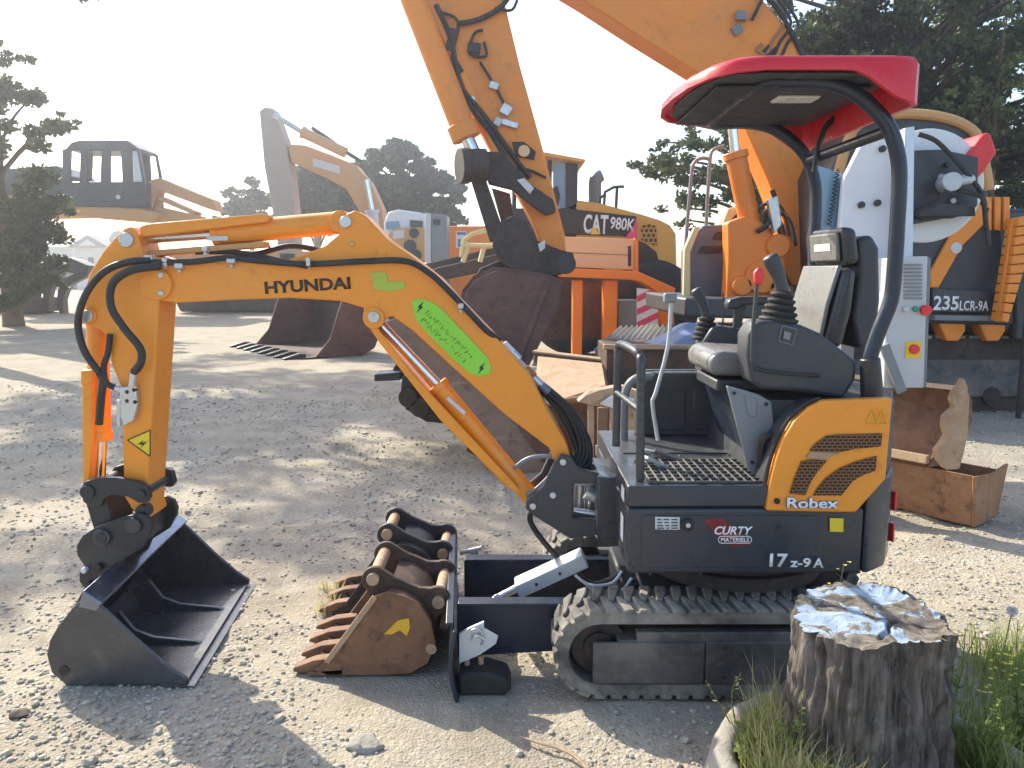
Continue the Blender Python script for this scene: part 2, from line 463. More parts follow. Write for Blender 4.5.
b = MB()
b.box((.95, YC, .26), (.86, .60, .20)); b.box((.55, YC, .27), (.2, .44, .16))
b.build('undercarriage_frame', CHAR_D, mini, bevel=.015)
b = MB(); b.cyl((.95, YC, .36), (.95, YC, .50), .34, n=40); b.cyl((.95, YC, .36), (.95, YC, .42), .38, n=40)
b.build('slew_ring', BROWN_DK, mini, bevel=.006)

# ---- dozer blade
blade = MB()
prof = [(-.215, .0), (-.232, .07), (-.240, .14), (-.235, .21), (-.220, .285)]
blade.band(prof, 2.83, 3.95, .016, skew=-.075, side=-1)
bl = blade.build('dozer_blade', NAVY, mini, bevel=.003)
for yy in (3.10, 3.60):
    b = MB(); b.prism([Vector((x, yy, z)) for x, z in ((-.225, .05), (-.225, .275), (.42, .285), (.60, .24), (.60, .12), (.2, .075))], (0, .022, 0))
    b.box((.18, yy + .011, .283), (.80, .07, .012))
    b.build('blade_arm', NAVY, bl, bevel=.003)
b = MB(); b.bar((-.235, 2.86, .30), (-.30, 3.92, .30), .03, .012); b.build('top_edge', NAVY, bl, bevel=.003)
p0, p1 = P(500, 598, 3.33), P(517, 588, 3.33); pa, pb = P(517, 588, 3.33), P(585, 557, 3.33)
b = MB(); b.bar(pa, pb, .11, .062); g = b.build('blade_cylinder', SILVER, bl, bevel=.006)
b = MB(); b.cyl(P(494, 600, 3.33), pa, .017); b.cyl(P(498, 599, 3.28), P(498, 599, 3.39), .022); b.build('cylinder_rod', ZINC, g, bevel=.002)
for t in (.28, .62):
    c = pa.lerp(pb, t) + Vector((0, -.055, .0)); b = MB(); b.cyl(c + Vector((0, -.004, 0)), c + Vector((0, .01, 0)), .007, n=10); b.build('bolt', CHAR_D, g)
# galvanised gusset behind the blade, with shackle and pegs
b = MB(); b.prof([(459, 634), (470, 628), (484, 622), (484, 629), (498, 637), (496, 644), (480, 655), (459, 664)], 2.93, 2.93, 2.945)
gs = b.build('gusset_plate', SILVER_B, bl, bevel=.002)
b = MB()
for cx, cy in ((476, 633), (478, 640)):
    c = P(cx, cy, 2.92); ring = [c + Vector((.022 * math.cos(a), -.004, .019 * math.sin(a))) for a in [R(x) for x in range(-60, 215, 20)]]
    b.tube(ring, .0045, n=6)
b.build('shackle', ZINC, gs)
for px in (467, 481): b = MB(); b.cyl(P(px, 657, 2.955), P(px, 681, 2.955), .011, n=12); b.build('peg', RUST_TAN, gs, bevel=.002)
b = MB(); b.prism([Vector((x, 2.88, z)) for x, z in ((-.205, .0), (-.03, .0), (.0, .025), (-.02, .07), (-.10, .095), (-.205, .09))], (0, .14, 0))
b.build('rubber_shoe', RUBBER, bl, bevel=.012)
b = MB(); b.cyl(P(460, 553, 3.85), P(482, 548, 3.85), .012); b.box(P(474, 556, 3.87), (.05, .03, .07)); b.build('coupling_bracket', SILVER, bl, bevel=.003)

# ---- upper structure
hull = [(.42, 2.86), (1.305, 2.86), (1.305, 3.90), (.42, 3.90)]
b = MB(); b.plan([(.435, 2.872), (1.30, 2.872), (1.30, 3.888), (.435, 3.888)], .495, .755)
b.prism([Vector((x, 2.86, z)) for x, z in ((.425, .752), (.425, .60), (.440, .535), (.475, .50), (1.302, .50), (1.302, .752))], (0, 1.04, 0))
body = b.build('upper_body', CHAR, mini, bevel=.012, seg=3)
b = MB(); b.plan([(1.308, 2.858), (1.335, 2.866), (1.42, 2.93), (1.495, 3.06), (1.535, 3.2), (1.55, 3.38), (1.535, 3.56), (1.495, 3.7), (1.42, 3.83), (1.335, 3.893), (1.308, 3.9)], .50, .862)
cw = b.build('counterweight', CHAR, mini, smooth=25, bevel=.014, seg=3)
for py0, py1 in ((487, 511), (520, 541)):
    b = MB(); q = [P(882, py0, 3.06), P(885, py0, 3.10), P(885, py1, 3.10), P(882, py1, 3.06)]
    c = (q[0] + q[2]) / 2; c.x = 1.505; c.y = 3.06
    b.box(c, (.010, .025, .075), Matrix.Rotation(R(20), 3, 'Z')); b.build('red_reflector', REDP, cw, bevel=.003)
b = MB(); b.plan([(.425, 2.857), (1.003, 2.857), (1.003, 3.90), (.425, 3.90)], .758, .838)
floor = b.build('floor_plate', CHAR, mini, bevel=.007)
# ribbed floor mat
b = MB(); 
for i in range(15):
    b.box((.515 + i * .0325, 3.07, .844), (.007, .36, .010))
for j in range(8):
    b.box((.745, 2.895 + j * .05, .8435), (.475, .008, .009))
b.build('floor_mat', DUSTY, floor, bevel=.0015)
b = MB(); b.box((.73, 3.56, .841), (.5, .36, .004)); b.build('floor_panel', PLAST, floor)
# recess panel line, fuel cap, notice, lettering
b = MB(); b.box((.80, 2.858, .625), (.64, .006, .20)); b.build('service_door', CHAR, body, bevel=.002)
YS = 2.854
decal([(655, 516.5), (679.5, 517), (679.5, 529.5), (655, 529)], YS, PALE_S, body, 'notice_sticker')
for i, yy in enumerate((518.6, 521.6, 524.6, 527.2)):
    for x0, x1 in ((657, 661 + i), (663 + i, 669), (671, 677.5)):
        decal([(x0, yy), (x1, yy), (x1, yy + 1.1), (x0, yy + 1.1)], YS, BLACK_S, body, 'notice_line', lift=.0045)
c = P(687, 524, YS); b = MB(); b.cyl(c + Vector((0, -.02, 0)), c, .022, .024, n=24); fc = b.build('fuel_cap', RUBBER, body, bevel=.003)
b = MB(); b.cyl(c + Vector((0, -.025, .001)), c + Vector((0, -.018, .001)), .009, n=16); b.build('key_lock', ZINC, fc, bevel=.002)
decal([(702, 519), (722, 517.5), (736, 530), (752, 544), (733, 547), (720, 540)], YS, REDDARK_S, body, 'red_swoosh')
textpx('CURTY', (714, 534.3), (752, 534.6), 8.6, YS, WHITE_S, body, 'lettering', shear=.25, bold=.03, lift=.006)
pill = []
for a in range(0, 360, 12):
    ca, sa = math.cos(R(a)), math.sin(R(a))
    pill.append((734.5 + (13.2 if ca > 0 else -13.2) + 3.4 * ca, 539.2 + 3.4 * sa))
b = MB(); pts = [P(x, y, YS) + Vector((0, -.006, 0)) for x, y in pill]; b.tube(pts + [pts[0]], .0016, n=5); b.build('lettering_frame', WHITE_S, body)
textpx('MATERIELS', (720.5, 541.3), (748.5, 541.4), 4.3, YS, WHITE_S, body, 'lettering', bold=.02, lift=.006)
textpx('17', (769, 566.8), (787, 567), 13.6, YS, WHITE_S, body, 'lettering', bold=.03, lift=.004)
textpx('z-9', (789.5, 567), (810, 567.3), 9.6, YS, WHITE_S, body, 'lettering', bold=.025, lift=.004)
textpx('A', (812.5, 567.3), (823, 567.5), 9.6, YS, WHITE_S, body, 'lettering', bold=.025, lift=.004)
decal([(829.5, 517.8), (843.2, 518.2), (843, 531.8), (829.5, 531.3)], YS, YEL_S, cw if False else body, 'yellow_square')
for px, py in ((779, 527), (700, 573), (732, 573), (650, 573)):
    c = P(px, py, YS); b = MB(); b.cyl(c + Vector((0, -.008, 0)), c, .006, n=8); b.build('bolt', CHAR_D, body)
# white patches on the front face
for z0, z1, y in ((.76, .81, 2.95), (.60, .70, 2.96)):
    b = MB(); b.box((.421, y, (z0 + z1) / 2), (.002, .07, z1 - z0)); b.build('white_patch', WHITE, body)

# ---- engine hood and orange side covers
cov = [(893, 398), (858, 399.5), (822, 401), (809, 408), (794, 422), (783, 440), (776, 460), (771.5, 478), (766, 509), (766.5, 511), (856, 513), (886, 479), (889.5, 440)]
b = MB(); b.prof(cov, 2.842, 2.842, 2.885); cover = b.build('engine_side_cover', ORANGE, mini, bevel=.010, seg=3, label='orange engine side cover with grille, near side')
b = MB(); b.prof(cov, 2.842, 3.875, 3.915); b.build('engine_side_cover', ORANGE, mini, bevel=.010, seg=3, label='orange engine side cover on the far side')
core = [(893, 403), (822, 405), (808, 411), (793, 425), (780, 442), (773, 462), (768, 480), (764, 500), (764, 506), (852, 508), (884, 477)]
b = MB(); b.prof(core, 2.842, 2.887, 3.873); b.plan([(1.37, 2.89), (1.44, 2.97), (1.50, 3.12), (1.52, 3.38), (1.50, 3.64), (1.44, 3.79), (1.37, 3.87)], .866, 1.145)
b.build('engine_hood', PLAST, mini, bevel=.012)
YG = 2.840
def gpx(l): return [(740 + x / 3.489, 380 + y / 3.491) for x, y in l]
decal(gpx([(242, 246), (262, 222), (296, 196), (330, 190), (494, 186), (490, 231), (400, 240), (345, 252)]), YG, GRILLE, cover, 'upper_grille', th=.002)
decal(gpx([(214, 282), (252, 277), (303, 280), (270, 318), (248, 350), (226, 401), (172, 396), (190, 340)]), YG, GRILLE, cover, 'lower_grille', th=.002)
decal(gpx([(254, 402), (272, 372), (296, 344), (345, 308), (400, 285), (476, 264), (472, 316), (430, 330), (392, 352), (352, 402)]), YG, GRILLE, cover, 'lower_grille', th=.002)
for l in ([(228, 268), (246, 250), (345, 254), (310, 268), (300, 276), (250, 274)],):
    decal(gpx(l), YG, RUST_TAN, cover, 'grille_bar', th=.004)
textpx('Robex', (786, 508.2), (838, 508.8), 11.2, YG, NAVY_L, cover, 'lettering', bold=.055, lift=.003)
textpx('Robex', (786.3, 507.8), (837.6, 508.4), 10.6, YG, WHITE_S, cover, 'lettering', bold=.022, lift=.0055)
c = P(777, 501, YG); b = MB(); b.cyl(c + Vector((0, -.006, 0)), c + Vector((0, .004, 0)), .011, n=16); b.build('cover_lock', BLACK_S, cover, bevel=.002)
for tri in ([(866, 424), (873, 409), (878, 424)], [(876, 424), (882, 409.5), (887, 424)]):
    for k in range(3):
        p, q = P(*tri[k], YG), P(*tri[(k + 1) % 3], YG)
        b = MB(); b.bar(p + Vector((0, -.003, 0)), q + Vector((0, -.003, 0)), .001, .004, up=(0, -1, 0.001)) if False else b.tube([p + Vector((0, -.003, 0)), q + Vector((0, -.003, 0))], .0022, n=5)
        b.build('warning_triangle', YEL_F, cover)
# rubber gasket along the cover's front edge
b = MB(); b.tube([P(x - 2.5, y - 1.5, 2.87) for x, y in ((822, 400), (808, 406), (792, 420), (780, 440), (773, 460), (769, 478), (764, 508))], .008, n=6, smooth=3); b.build('cover_gasket', RUBBER, mini)

# ---- seat stand, seat
b = MB(); b.prof([(727, 386), (760, 395), (772, 402), (774, 420), (771, 478), (759, 479), (749, 470)], 3.0, 3.0, 3.025)
st = b.build('seat_stand', GREYP, mini, bevel=.006)
b = MB(); b.prof([(738, 391), (760, 397), (772, 404), (774, 420), (771, 476), (762, 476)], 3.0, 3.027, 3.60); b.build('stand_box', NAVY, st, bevel=.006)
b = MB(); b.prof([(744, 395), (757, 399), (756, 417), (748, 416)], 2.997, 2.995, 2.999); b.build('stand_panel', GREYP, st, bevel=.003)
for px, py in ((734, 393), (766, 404), (752, 462), (764, 466)):
    c = P(px, py, 2.999); b = MB(); b.cyl(c + Vector((0, -.006, 0)), c, .007, n=8); b.build('bolt', BLACK_S, st)
b = MB(); b.tube([P(762, 470, 2.97), P(761, 450, 2.96), P(765, 438, 2.95), P(776, 436, 2.95), P(790, 446, 2.96)], .016, n=8, smooth=5); b.build('black_hose', HOSE, mini)
b = MB(); b.prof([(764, 400), (822, 400), (800, 418), (784, 440), (773, 478), (770, 470)], 3.02, 3.02, 3.7); b.build('hood_bulkhead', PLAST, mini)

def soft(name, m, pts, Y0, Y1, Yref, parent, bev=.035, label=None):
    b = MB(); b.prof(pts, Yref, Y0, Y1); return b.build(name, m, parent, smooth=60, bevel=bev, seg=4, label=label)
seat = MB(); xa, xb = P(704, 360, 3.3).x, P(806, 360, 3.3).x
seat.box(((xa + xb) / 2, 3.38, 1.16), (xb - xa - .06, .36, .05)); seat = seat.build('seat', PLAST, mini, bevel=.01)
b = MB(); b.prism([Vector((x, 3.17, z)) for x, z in ((xa, 1.205), (xa - .01, 1.27), (xa + .03, 1.305), (xb, 1.285), (xb, 1.19))], (0, .43, 0))
b.build('seat_cushion', VINYL_LIT, seat, smooth=60, bevel=.032, seg=4)
soft('backrest', VINYL, [(845, 267), (858, 269), (853, 310), (843, 348), (824, 348), (835, 305)], 3.18, 3.60, 3.18, seat, .03)
fa, fb = P(845.5, 266, 3.18), P(824.5, 347, 3.18)
pm_ = P(834.5, 306, 3.18)
b = MB(); pr = []
for p, o in ((fa, -.004), (pm_, -.010), (fb, -.004)): pr.append((p.x + o, p.z))
b.band(pr, 3.20, 3.585, .018, side=-1); b.build('backrest_lit_face', VINYL_LIT, seat, smooth=60, bevel=.008, seg=3)  # lighter layer added for the glare on the backrest front
# dark insert on the backrest, front face
fa, fb = P(844.5, 267, 3.18), P(825, 345, 3.18)
b = MB()
for (t0, t1, y0, y1) in ((.42, .50, 3.26, 3.44), (.50, .58, 3.28, 3.46), (.58, .68, 3.32, 3.48)):
    p, q = fa.lerp(fb, t0), fa.lerp(fb, t1)
    off = Vector((-.016, 0, 0))
    b.prism([Vector((p.x, y0, p.z)) + off, Vector((q.x, y0, q.z)) + off, Vector((q.x, y1, q.z)) + off, Vector((p.x, y1, p.z)) + off], (.01, 0, 0))
b.build('backrest_insert', BLACK_S, seat)
soft('headrest', VINYL, [(842, 226), (857, 228), (861, 262), (846, 267)], 3.22, 3.56, 3.22, seat, .022)
hf = P(843.5, 246, 3.22)
b = MB(); b.box((hf.x - .010, 3.39, hf.z - .002), (.018, .29, .115), Matrix.Rotation(R(-6), 3, 'Y')); hp = b.build('headrest_lit_face', VINYL_LIT, seat, bevel=.008)  # lighter layer added for the glare on the headrest front
b = MB(); b.box((hf.x - .0195, 3.39, hf.z - .002), (.003, .17, .03), Matrix.Rotation(R(-6), 3, 'Y')); b.build('headrest_label', PALE_S, hp)
b = MB(); b.prof([(857, 238), (872, 234), (880, 248), (881, 300), (876, 345), (858, 350), (852, 318), (859, 272)], 3.25, 3.25, 3.52); b.build('back_shell', PLAST, seat, bevel=.02, seg=3)
for yy in (3.32, 3.46):
    b = MB(); b.cyl((P(850, 262, 3.22).x, yy, P(850, 262, 3.22).z - .03), (P(850, 262, 3.22).x, yy, P(850, 262, 3.22).z + .03), .008); b.build('headrest_post', ZINC, seat)

# ---- consoles and levers
con = [(756, 322), (772, 320), (802, 325), (822, 334), (858, 362), (856, 380), (844, 399), (809, 393), (762, 389), (751, 382), (747, 356), (748, 335)]
b = MB(); b.prof(con, 2.98, 2.98, 3.13); cn = b.build('control_console', PLAST, mini, bevel=.016, seg=3, smooth=45, label='near control console beside the seat')
b = MB(); pts = [P(x, y, 2.968) for x, y in ((750, 352), (752, 363), (760, 370), (790, 374), (820, 376))]; b.tube(pts, .006, n=8, smooth=4); b.build('console_rail', CHAR_D, cn)
sq = [(782.5, 325.5), (796.5, 329.5), (792.5, 345), (778.5, 341)]
for k in range(4):
    p, q = P(*sq[k], 2.977), P(*sq[(k + 1) % 4], 2.977); b = MB(); b.tube([p, q], .0017, n=5); b.build('emblem_frame', GREYP, cn)
decal([(784, 331), (791, 333), (789, 340), (783, 338)], 2.975, GREYP, cn, 'emblem')
def joystick(base, top, grip, Y, k, lab):
    pb, pt, pg = P(*base, Y), P(*top, Y), P(*grip, Y)
    b = MB(); d = pt - pb; q = Vector((0, 0, 1)).rotation_difference(d.normalized()).to_matrix().to_4x4()
    prof = []; nn = 5; L = d.length
    for i in range(nn):
        r0 = (.068 - .036 * i / nn) * k; z = L * i / nn
        prof += [(r0, z), (r0 + .006 * k, z + L * .08), (r0 + .004 * k, z + L * .13), (r0 - .010 * k, z + L * .17)]
    prof.append((.03 * k, L))
    b.lathe(prof, Matrix.Translation(pb) @ q, 24); bt = b.build('joystick', RUBBER, cn, smooth=50, label=lab)
    b = MB(); mid = pt.lerp(pg, .5) + Vector((.006, 0, 0))
    b.tube([pt, pt.lerp(mid, .6), mid, mid.lerp(pg, .6), pg, pg + (pg - mid) * .12], [.026 * k, .024 * k, .027 * k, .031 * k, .030 * k, .012 * k], n=14, smooth=3)
    b.build('grip', PLAST, bt, smooth=60)
joystick((778, 322), (783, 291), (770, 257), 3.05, 1.0, 'near joystick with rubber boot')
b = MB(); b.tube([P(752, 362, 2.96), P(753, 330, 2.96), P(757, 284, 2.96)], .008, n=8, smooth=4); lv = b.build('safety_lever', PLAST, mini)
b = MB(); b.prof([(754, 284), (753.5, 273), (757, 267.5), (763, 269), (764, 276), (761, 285)], 2.96, 2.945, 2.975); b.build('red_knob', REDP, lv, bevel=.008, seg=3)
fcon = [(698, 374), (699, 340), (708, 326), (716, 325), (750, 329), (812, 333), (812, 380), (716, 376)]
b = MB(); b.prof(fcon, 3.72, 3.64, 3.80); cn2 = b.build('control_console', PLAST, mini, bevel=.016, seg=3, label='far control console behind the seat')
cn_keep = cn; cn = cn2
joystick((705, 340), (707, 316), (696, 290), 3.72, .85, 'far joystick with rubber boot')
cn = cn_keep
b = MB(); b.prof([(726, 304), (728, 299.5), (740, 296.5), (768, 296.5), (772, 301), (768, 305), (742, 305), (734, 309), (727, 309)], 3.62, 3.59, 3.67); ar = b.build('armrest', VINYL, mini, bevel=.010, seg=3, smooth=50)
b = MB(); b.prof([(735, 305), (747, 304), (740, 328), (733, 328)], 3.63, 3.62, 3.65); b.build('armrest_bracket', PLAST, ar, bevel=.004)
b = MB(); b.tube([P(723, 293, 3.68), P(724, 310, 3.68), P(722, 330, 3.68)], .004, n=6); b.build('small_lever', CHAR_D, mini)
# right-hand wall of the operator station
zt = P(690, 374, 3.76).z; x0 = P(641, 400, 3.76).x; x1 = P(812, 400, 3.76).x
b = MB(); b.prism([Vector((x, 3.74, z)) for x, z in ((x0 - .02, .842), (x0 - .02, zt - .13), (x0 + .015, zt - .03), (x0 + .06, zt), (x1, zt), (x1, .842))], (0, .12, 0))
wall = b.build('station_side_wall', PLAST, mini, bevel=.008, smooth=40)
b = MB()
for i in range(3):
    xx = x0 + .14 + i * .17; b.box((xx, 3.738, (zt + .842) / 2 - .02), (.13, .008, zt - .842 - .10))
b.build('wall_panel', PLAST, wall, bevel=.008)
b = MB(); b.box((x0 + .22, 3.80, zt + .002), (.30, .07, .008)); b.build('document_slot', BLACK_S, wall)
b = MB(); b.box((x0 + .22, 3.752, zt + .006), (.44, .014, .010)); b.box((x0 + .22, 3.85, zt + .006), (.44, .014, .010)); b.build('wall_trim', GREYP, wall, bevel=.003)
b = MB(); b.tube([P(x, y, 3.66) for x, y in ((624, 446), (624, 408), (627, 388), (637, 378), (652, 376))], .020, n=10, smooth=5); b.build('front_guard_tube', GREYP, mini)

# handrail
b = MB()
b.tube([P(640, 480, 2.93), P(640.5, 420, 2.93), P(641, 366, 2.93), P(640, 357, 2.95), P(634, 350, 3.0), P(621, 344, 3.22), P(618.5, 348, 3.28), P(618, 356, 3.28), P(617, 400, 3.28), P(616, 446, 3.28)], .0165, n=12, smooth=4)
b.cyl(P(639.5, 410, 2.935), P(616.5, 392, 3.28), .012)
b.build('front_handrail', CHAR, mini, smooth=60)
# travel lever with box head, pedals
b = MB(); b.tube([P(658, 440, 3.36), P(652.5, 404, 3.36), P(656, 392, 3.36), P(668, 346, 3.36), P(671, 303, 3.36)], .009, n=8, smooth=3); lv = b.build('travel_lever', SILVER, mini)
b = MB(); b.box(P(670, 298, 3.36), (.052, .04, .040)); b.build('lever_head', GREYP, lv, bevel=.006)
for k, (px, py, Y, a) in enumerate(((652, 452, 3.30, 20), (668, 456, 3.24, -12), (655, 462, 3.12, 30), (676, 462, 3.34, 8))):
    c = P(px, py, Y); b = MB(); b.box(c, (.12, .045, .014), Matrix.Rotation(R(a), 3, 'Z') @ Matrix.Rotation(R(14 + 6 * k), 3, 'Y'))
    b.cyl(c + Vector((0, 0, -.002)), Vector((c.x + .02, c.y, .84)), .008, n=8); b.build('foot_pedal', PLAST if k % 2 else SILVER, mini, bevel=.004)

# ---- canopy posts and red roof
fr = [(873, 398), (869, 378), (870, 358), (880, 328), (891, 300), (894.5, 270), (897, 230), (899.5, 178), (897, 152), (890, 130), (878, 113), (860, 97), (838, 86), (812, 81.5), (778, 82)]
def post(Y):
    dy = Y - 2.97
    return [Vector((p.x, Y, p.z)) for p in (P(x, y, 2.97) for x, y in fr)]
rear = []
for Y in (2.97, 3.77):
    b = MB(); b.tube(post(Y), .0275, n=14, smooth=3); fp = b.build('canopy_post', NAVY, mini, smooth=60, label='near canopy post' if Y < 3 else 'far canopy post')
    q = post(Y)
    b = MB(); b.cyl(q[0] + Vector((0, 0, -.03)), q[2], .042, .036, n=18); b.build('post_sleeve', CHAR_D, fp, bevel=.006)
q = post(2.97)
b = MB(); e0 = q[-1]; e1 = Vector((e0.x, 3.77, e0.z)); b.tube([e0 + Vector((.02, 0, 0)), e0 + Vector((-.05, .06, .0)), e1 + Vector((-.05, -.06, 0)), e1 + Vector((.02, 0, 0))], .024, n=10, smooth=4)
k0, k1 = q[9], Vector((q[9].x, 3.77, q[9].z)); b.cyl(k0, k1, .022)
b.build('roof_cross_tube', NAVY, mini, smooth=60)
b = MB(); b.tube([P(814, 172, 3.60), P(819, 145, 3.60), P(828, 124, 3.60), P(846, 110, 3.60)], .013, n=8, smooth=4); b.build('roof_brace', CHAR_D, mini)
# fixed rear upright with bracket (bluish steel)
xq = P(905, 132, 3.02).x
zA, zB = P(907, 372, 3.05).z, P(907, 128, 3.05).z

zr = P(800, 53, 2.83).z
outl = [(1.395, 2.90), (1.36, 2.845), (1.30, 2.83), (.86, 2.83), (.76, 2.85), (.69, 2.92), (.645, 3.06), (.625, 3.25), (.622, 3.45), (.65, 3.64), (.71, 3.78), (.80, 3.87), (.92, 3.915), (1.30, 3.93), (1.36, 3.915), (1.395, 3.86)]
xr = P(924, 85, 2.86).x; sc_ = (xr - .62) / (1.395 - .62)
outl = [(.62 + (x - .62) * sc_, y) for x, y in outl]
def skirt(x, y):
    t = (x - 1.12 * sc_) / .22
    t = max(0, min(1, t)); t = t * t * (3 - 2 * t)
    fr_ = max(0, min(1, (.86 - x) / .22))
    return zr - .052 - .105 * t - .012 * fr_
def inset(o, d):
    c = Vector((sum(x for x, y in o) / len(o), sum(y for x, y in o) / len(o)))
    r_ = []
    n = len(o)
    for i in range(n):
        p, a, c2 = Vector(o[i]), Vector(o[i - 1]), Vector(o[(i + 1) % n])
        t = (c2 - a).normalized(); nn = Vector((t.y, -t.x))
        if nn.dot(c - p) < 0: nn = -nn
        r_.append(tuple(p + nn * d))
    return r_
# densify the long sides so that the skirt can step down
dense = []
for i in range(len(outl)):
    a, c = Vector(outl[i]), Vector(outl[(i + 1) % len(outl)])
    k = max(1, int((c - a).length / .05))
    for j in range(k): dense.append(tuple(a.lerp(c, j / k)))
b = MB(); bm = b.bm
def zfront(x): return -.022 * max(0, min(1, (.86 - x) / .24)) ** 1.5
levels = [(0.0, 'skirt'), (0.0, -.022), (.012, -.006), (.04, 0.002), (.20, .018), (.38, .026)]
rings = []
for d, z in levels:
    ins = inset(dense, d) if d < .1 else [tuple(Vector(p).lerp(Vector((1.03, 3.38)), d / .55)) for p in dense]
    rings.append([bm.verts.new((x, y, skirt(x, y) if z == 'skirt' else zr + z + zfront(x))) for x, y in ins])
for u, v in zip(rings, rings[1:]):
    for i in range(len(u)): bm.faces.new((u[i], u[(i + 1) % len(u)], v[(i + 1) % len(u)], v[i]))
bm.faces.new(rings[-1])
# inner wall and underside of the shell
inn = inset(dense, .018)
r1 = [bm.verts.new((x, y, skirt(*dense[i]))) for i, (x, y) in enumerate(inn)]
r2 = [bm.verts.new((x, y, zr - .030 + zfront(x))) for x, y in inn]
for u, v in ((rings[0], r1), (r1, r2)):
    for i in range(len(u)): bm.faces.new((u[i], u[(i + 1) % len(u)], v[(i + 1) % len(u)], v[i]))
bm.faces.new(r2)
roof = b.build('canopy_roof', RED, mini, smooth=40)
lin = inset(outl, .05)
b = MB(); b.plan([(x, y) for x, y in lin if True], zr - .060, zr - .046); b.build('roof_liner', PLAST, roof, bevel=.006)
b = MB(); b.box((1.02, 3.38, zr - .068), (.56, .74, .014)); b.build('liner_recess', CHAR_D, roof, bevel=.005)
c = P(797, 96, 3.15); b = MB(); b.box((c.x, 3.17, zr - .080), (.16, .10, .012)); b.build('roof_lamp', flat_mat('lamp_lens', (.7, .7, .68), .3), roof, bevel=.005)
# ---- swing bracket, boom, stick, bucket of the mini excavator
br = [(555, 461), (562, 454), (571, 457), (578, 468), (600, 474), (600, 484), (574, 484), (573, 518), (600, 520), (600, 535), (570, 539), (534, 516), (526, 509), (526, 501), (543, 487)]
b = MB(); b.prof(br, 3.25, 3.25, 3.28); b.prof(br, 3.25, 3.48, 3.51)
b.prof([(560, 510), (600, 521), (600, 535), (570, 538), (545, 520)], 3.25, 3.28, 3.48)
sw = b.build('swing_bracket', CHAR, mini, bevel=.006)
b = MB()
for px, py in ((563, 462), (533, 506), (553, 495)):
    c = P(px, py, 3.25); b.cyl(c + Vector((0, -.012, 0)), c + Vector((0, .28, 0)), .014, n=16)
b.build('pivot_pin', ZINC, sw, bevel=.003)
b = MB(); b.prof([(596, 474), (625, 476), (625, 536), (596, 537)], 3.25, 3.20, 3.56); b.build('front_frame', CHAR, mini, bevel=.012)
b = MB(); 
for px in (579, 590): b.cyl(P(px, 484, 3.38), P(px, 520, 3.38), .022)
b.cyl(P(586, 492, 3.33), P(598, 498, 3.33), .03); b.cyl(P(574, 511, 3.30), P(598, 514, 3.30), .014)
b.build('swing_pin', ZINC, sw)

boom_px = [(141, 263), (150, 255), (172, 262), (232, 262), (288, 260), (325, 246), (338, 235), (346, 214), (355, 210), (366, 216), (388, 240), (413, 257), (441, 279), (457, 297), (493, 334), (530, 375), (546, 407), (567, 444), (571, 458), (562, 467), (553, 459), (549, 448), (504, 414), (449, 364), (413, 331), (392, 316), (372, 325), (362, 319), (364, 308), (340, 301), (290, 298), (230, 300), (175, 303), (152, 300), (141, 285)]
b = MB(); b.prof(boom_px, 3.30, 3.30, 3.46); boom = b.build('boom', ORANGE, mini, bevel=.008, seg=3)
textpx('HYUNDAI', (265.5, 294.0), (351, 289.0), 12.2, 3.30, DKBROWN_S, boom, 'lettering', bold=.035, lift=.002)
# round bosses and pins
def boss(px, py, r, Y, m, parent, name, L=.012, depth=.02):
    c = P(px, py, Y); b = MB(); b.cyl(c + Vector((0, -L, 0)), c + Vector((0, depth, 0)), r, n=28); return b.build(name, m, parent, bevel=.003)
boss(157, 284, .066, 3.30, ORANGE, boom, 'pivot_boss', .018)
for px, py in ((160, 275), (160, 293)): boss(px + 2, py, .012, 3.29, ZINC, boom, 'bolt', .016)
boss(346, 222, .024, 3.30, ZINC, boom, 'cylinder_pin', .014)
boss(374, 318, .044, 3.30, ORANGE, boom, 'pivot_boss', .014); boss(374, 317, .024, 3.285, ZINC, boom, 'cylinder_pin', .012)
boss(352, 244, .011, 3.30, ORANGE_FADE, boom, 'bolt', .006)
# stickers
gr = [(411.5, 302), (418, 299), (430, 301), (441, 308), (487, 357), (491, 366), (490, 374), (480, 376), (470, 373), (452, 358), (428, 334), (416, 319)]
s = decal(gr, 3.30, GREEN_S, boom, 'green_sticker')
def bolt_mark(cx, cy, k=1.0):
    pts = [(-3.5, 3.5), (-.5, -1), (-1.5, -1.2), (4, -6), (1.6, -1.4), (3, -1.0)]
    decal([(cx + x * k, cy + y * k) for x, y in ((-4, 6), (-.8, .6), (-2.8, .2), (3.4, -6), (.8, -.6), (2.8, -.2))], 3.30, BLACK_S, boom, 'lightning_mark', lift=.0045)
bolt_mark(420.5, 307); bolt_mark(481.5, 368)
# two rows of small unreadable letters along the sticker
random.seed(3)
def glyph_row(p0, p1, n, h, w):
    d = Vector((p1[0] - p0[0], p1[1] - p0[1])); L = d.length; d /= L; u = Vector((d.y, -d.x))
    b = MB()
    for i in range(n):
        if random.random() < .12: continue
        o = Vector(p0) + d * (L * i / n)
        for k in range(2):
            e0 = o + d * random.uniform(0, w) + u * (random.choice((0, h * .5)))
            e1 = o + d * random.uniform(0, w) + u * (random.choice((h * .5, h)))
            a, c = P(e0.x, e0.y, 3.30), P(e1.x, e1.y, 3.30)
            if (a - c).length > .002: b.tube([a + Vector((0, -.0045, 0)), c + Vector((0, -.0045, 0))], .0014, n=4)
    b.build('sticker_lettering', flat_mat('olive_lettering', (.10, .13, .01), .5), boom, smooth=0)
glyph_row((424, 313), (474, 362), 20, 5, 2.4)
glyph_row((420, 320), (466, 366), 19, 5, 2.4)
decal([(370, 273), (386, 271.5), (388, 282), (404, 281), (406, 288), (390, 291.5), (373, 289), (374, 283)], 3.30, GREEN_W, boom, 'worn_green_sticker')
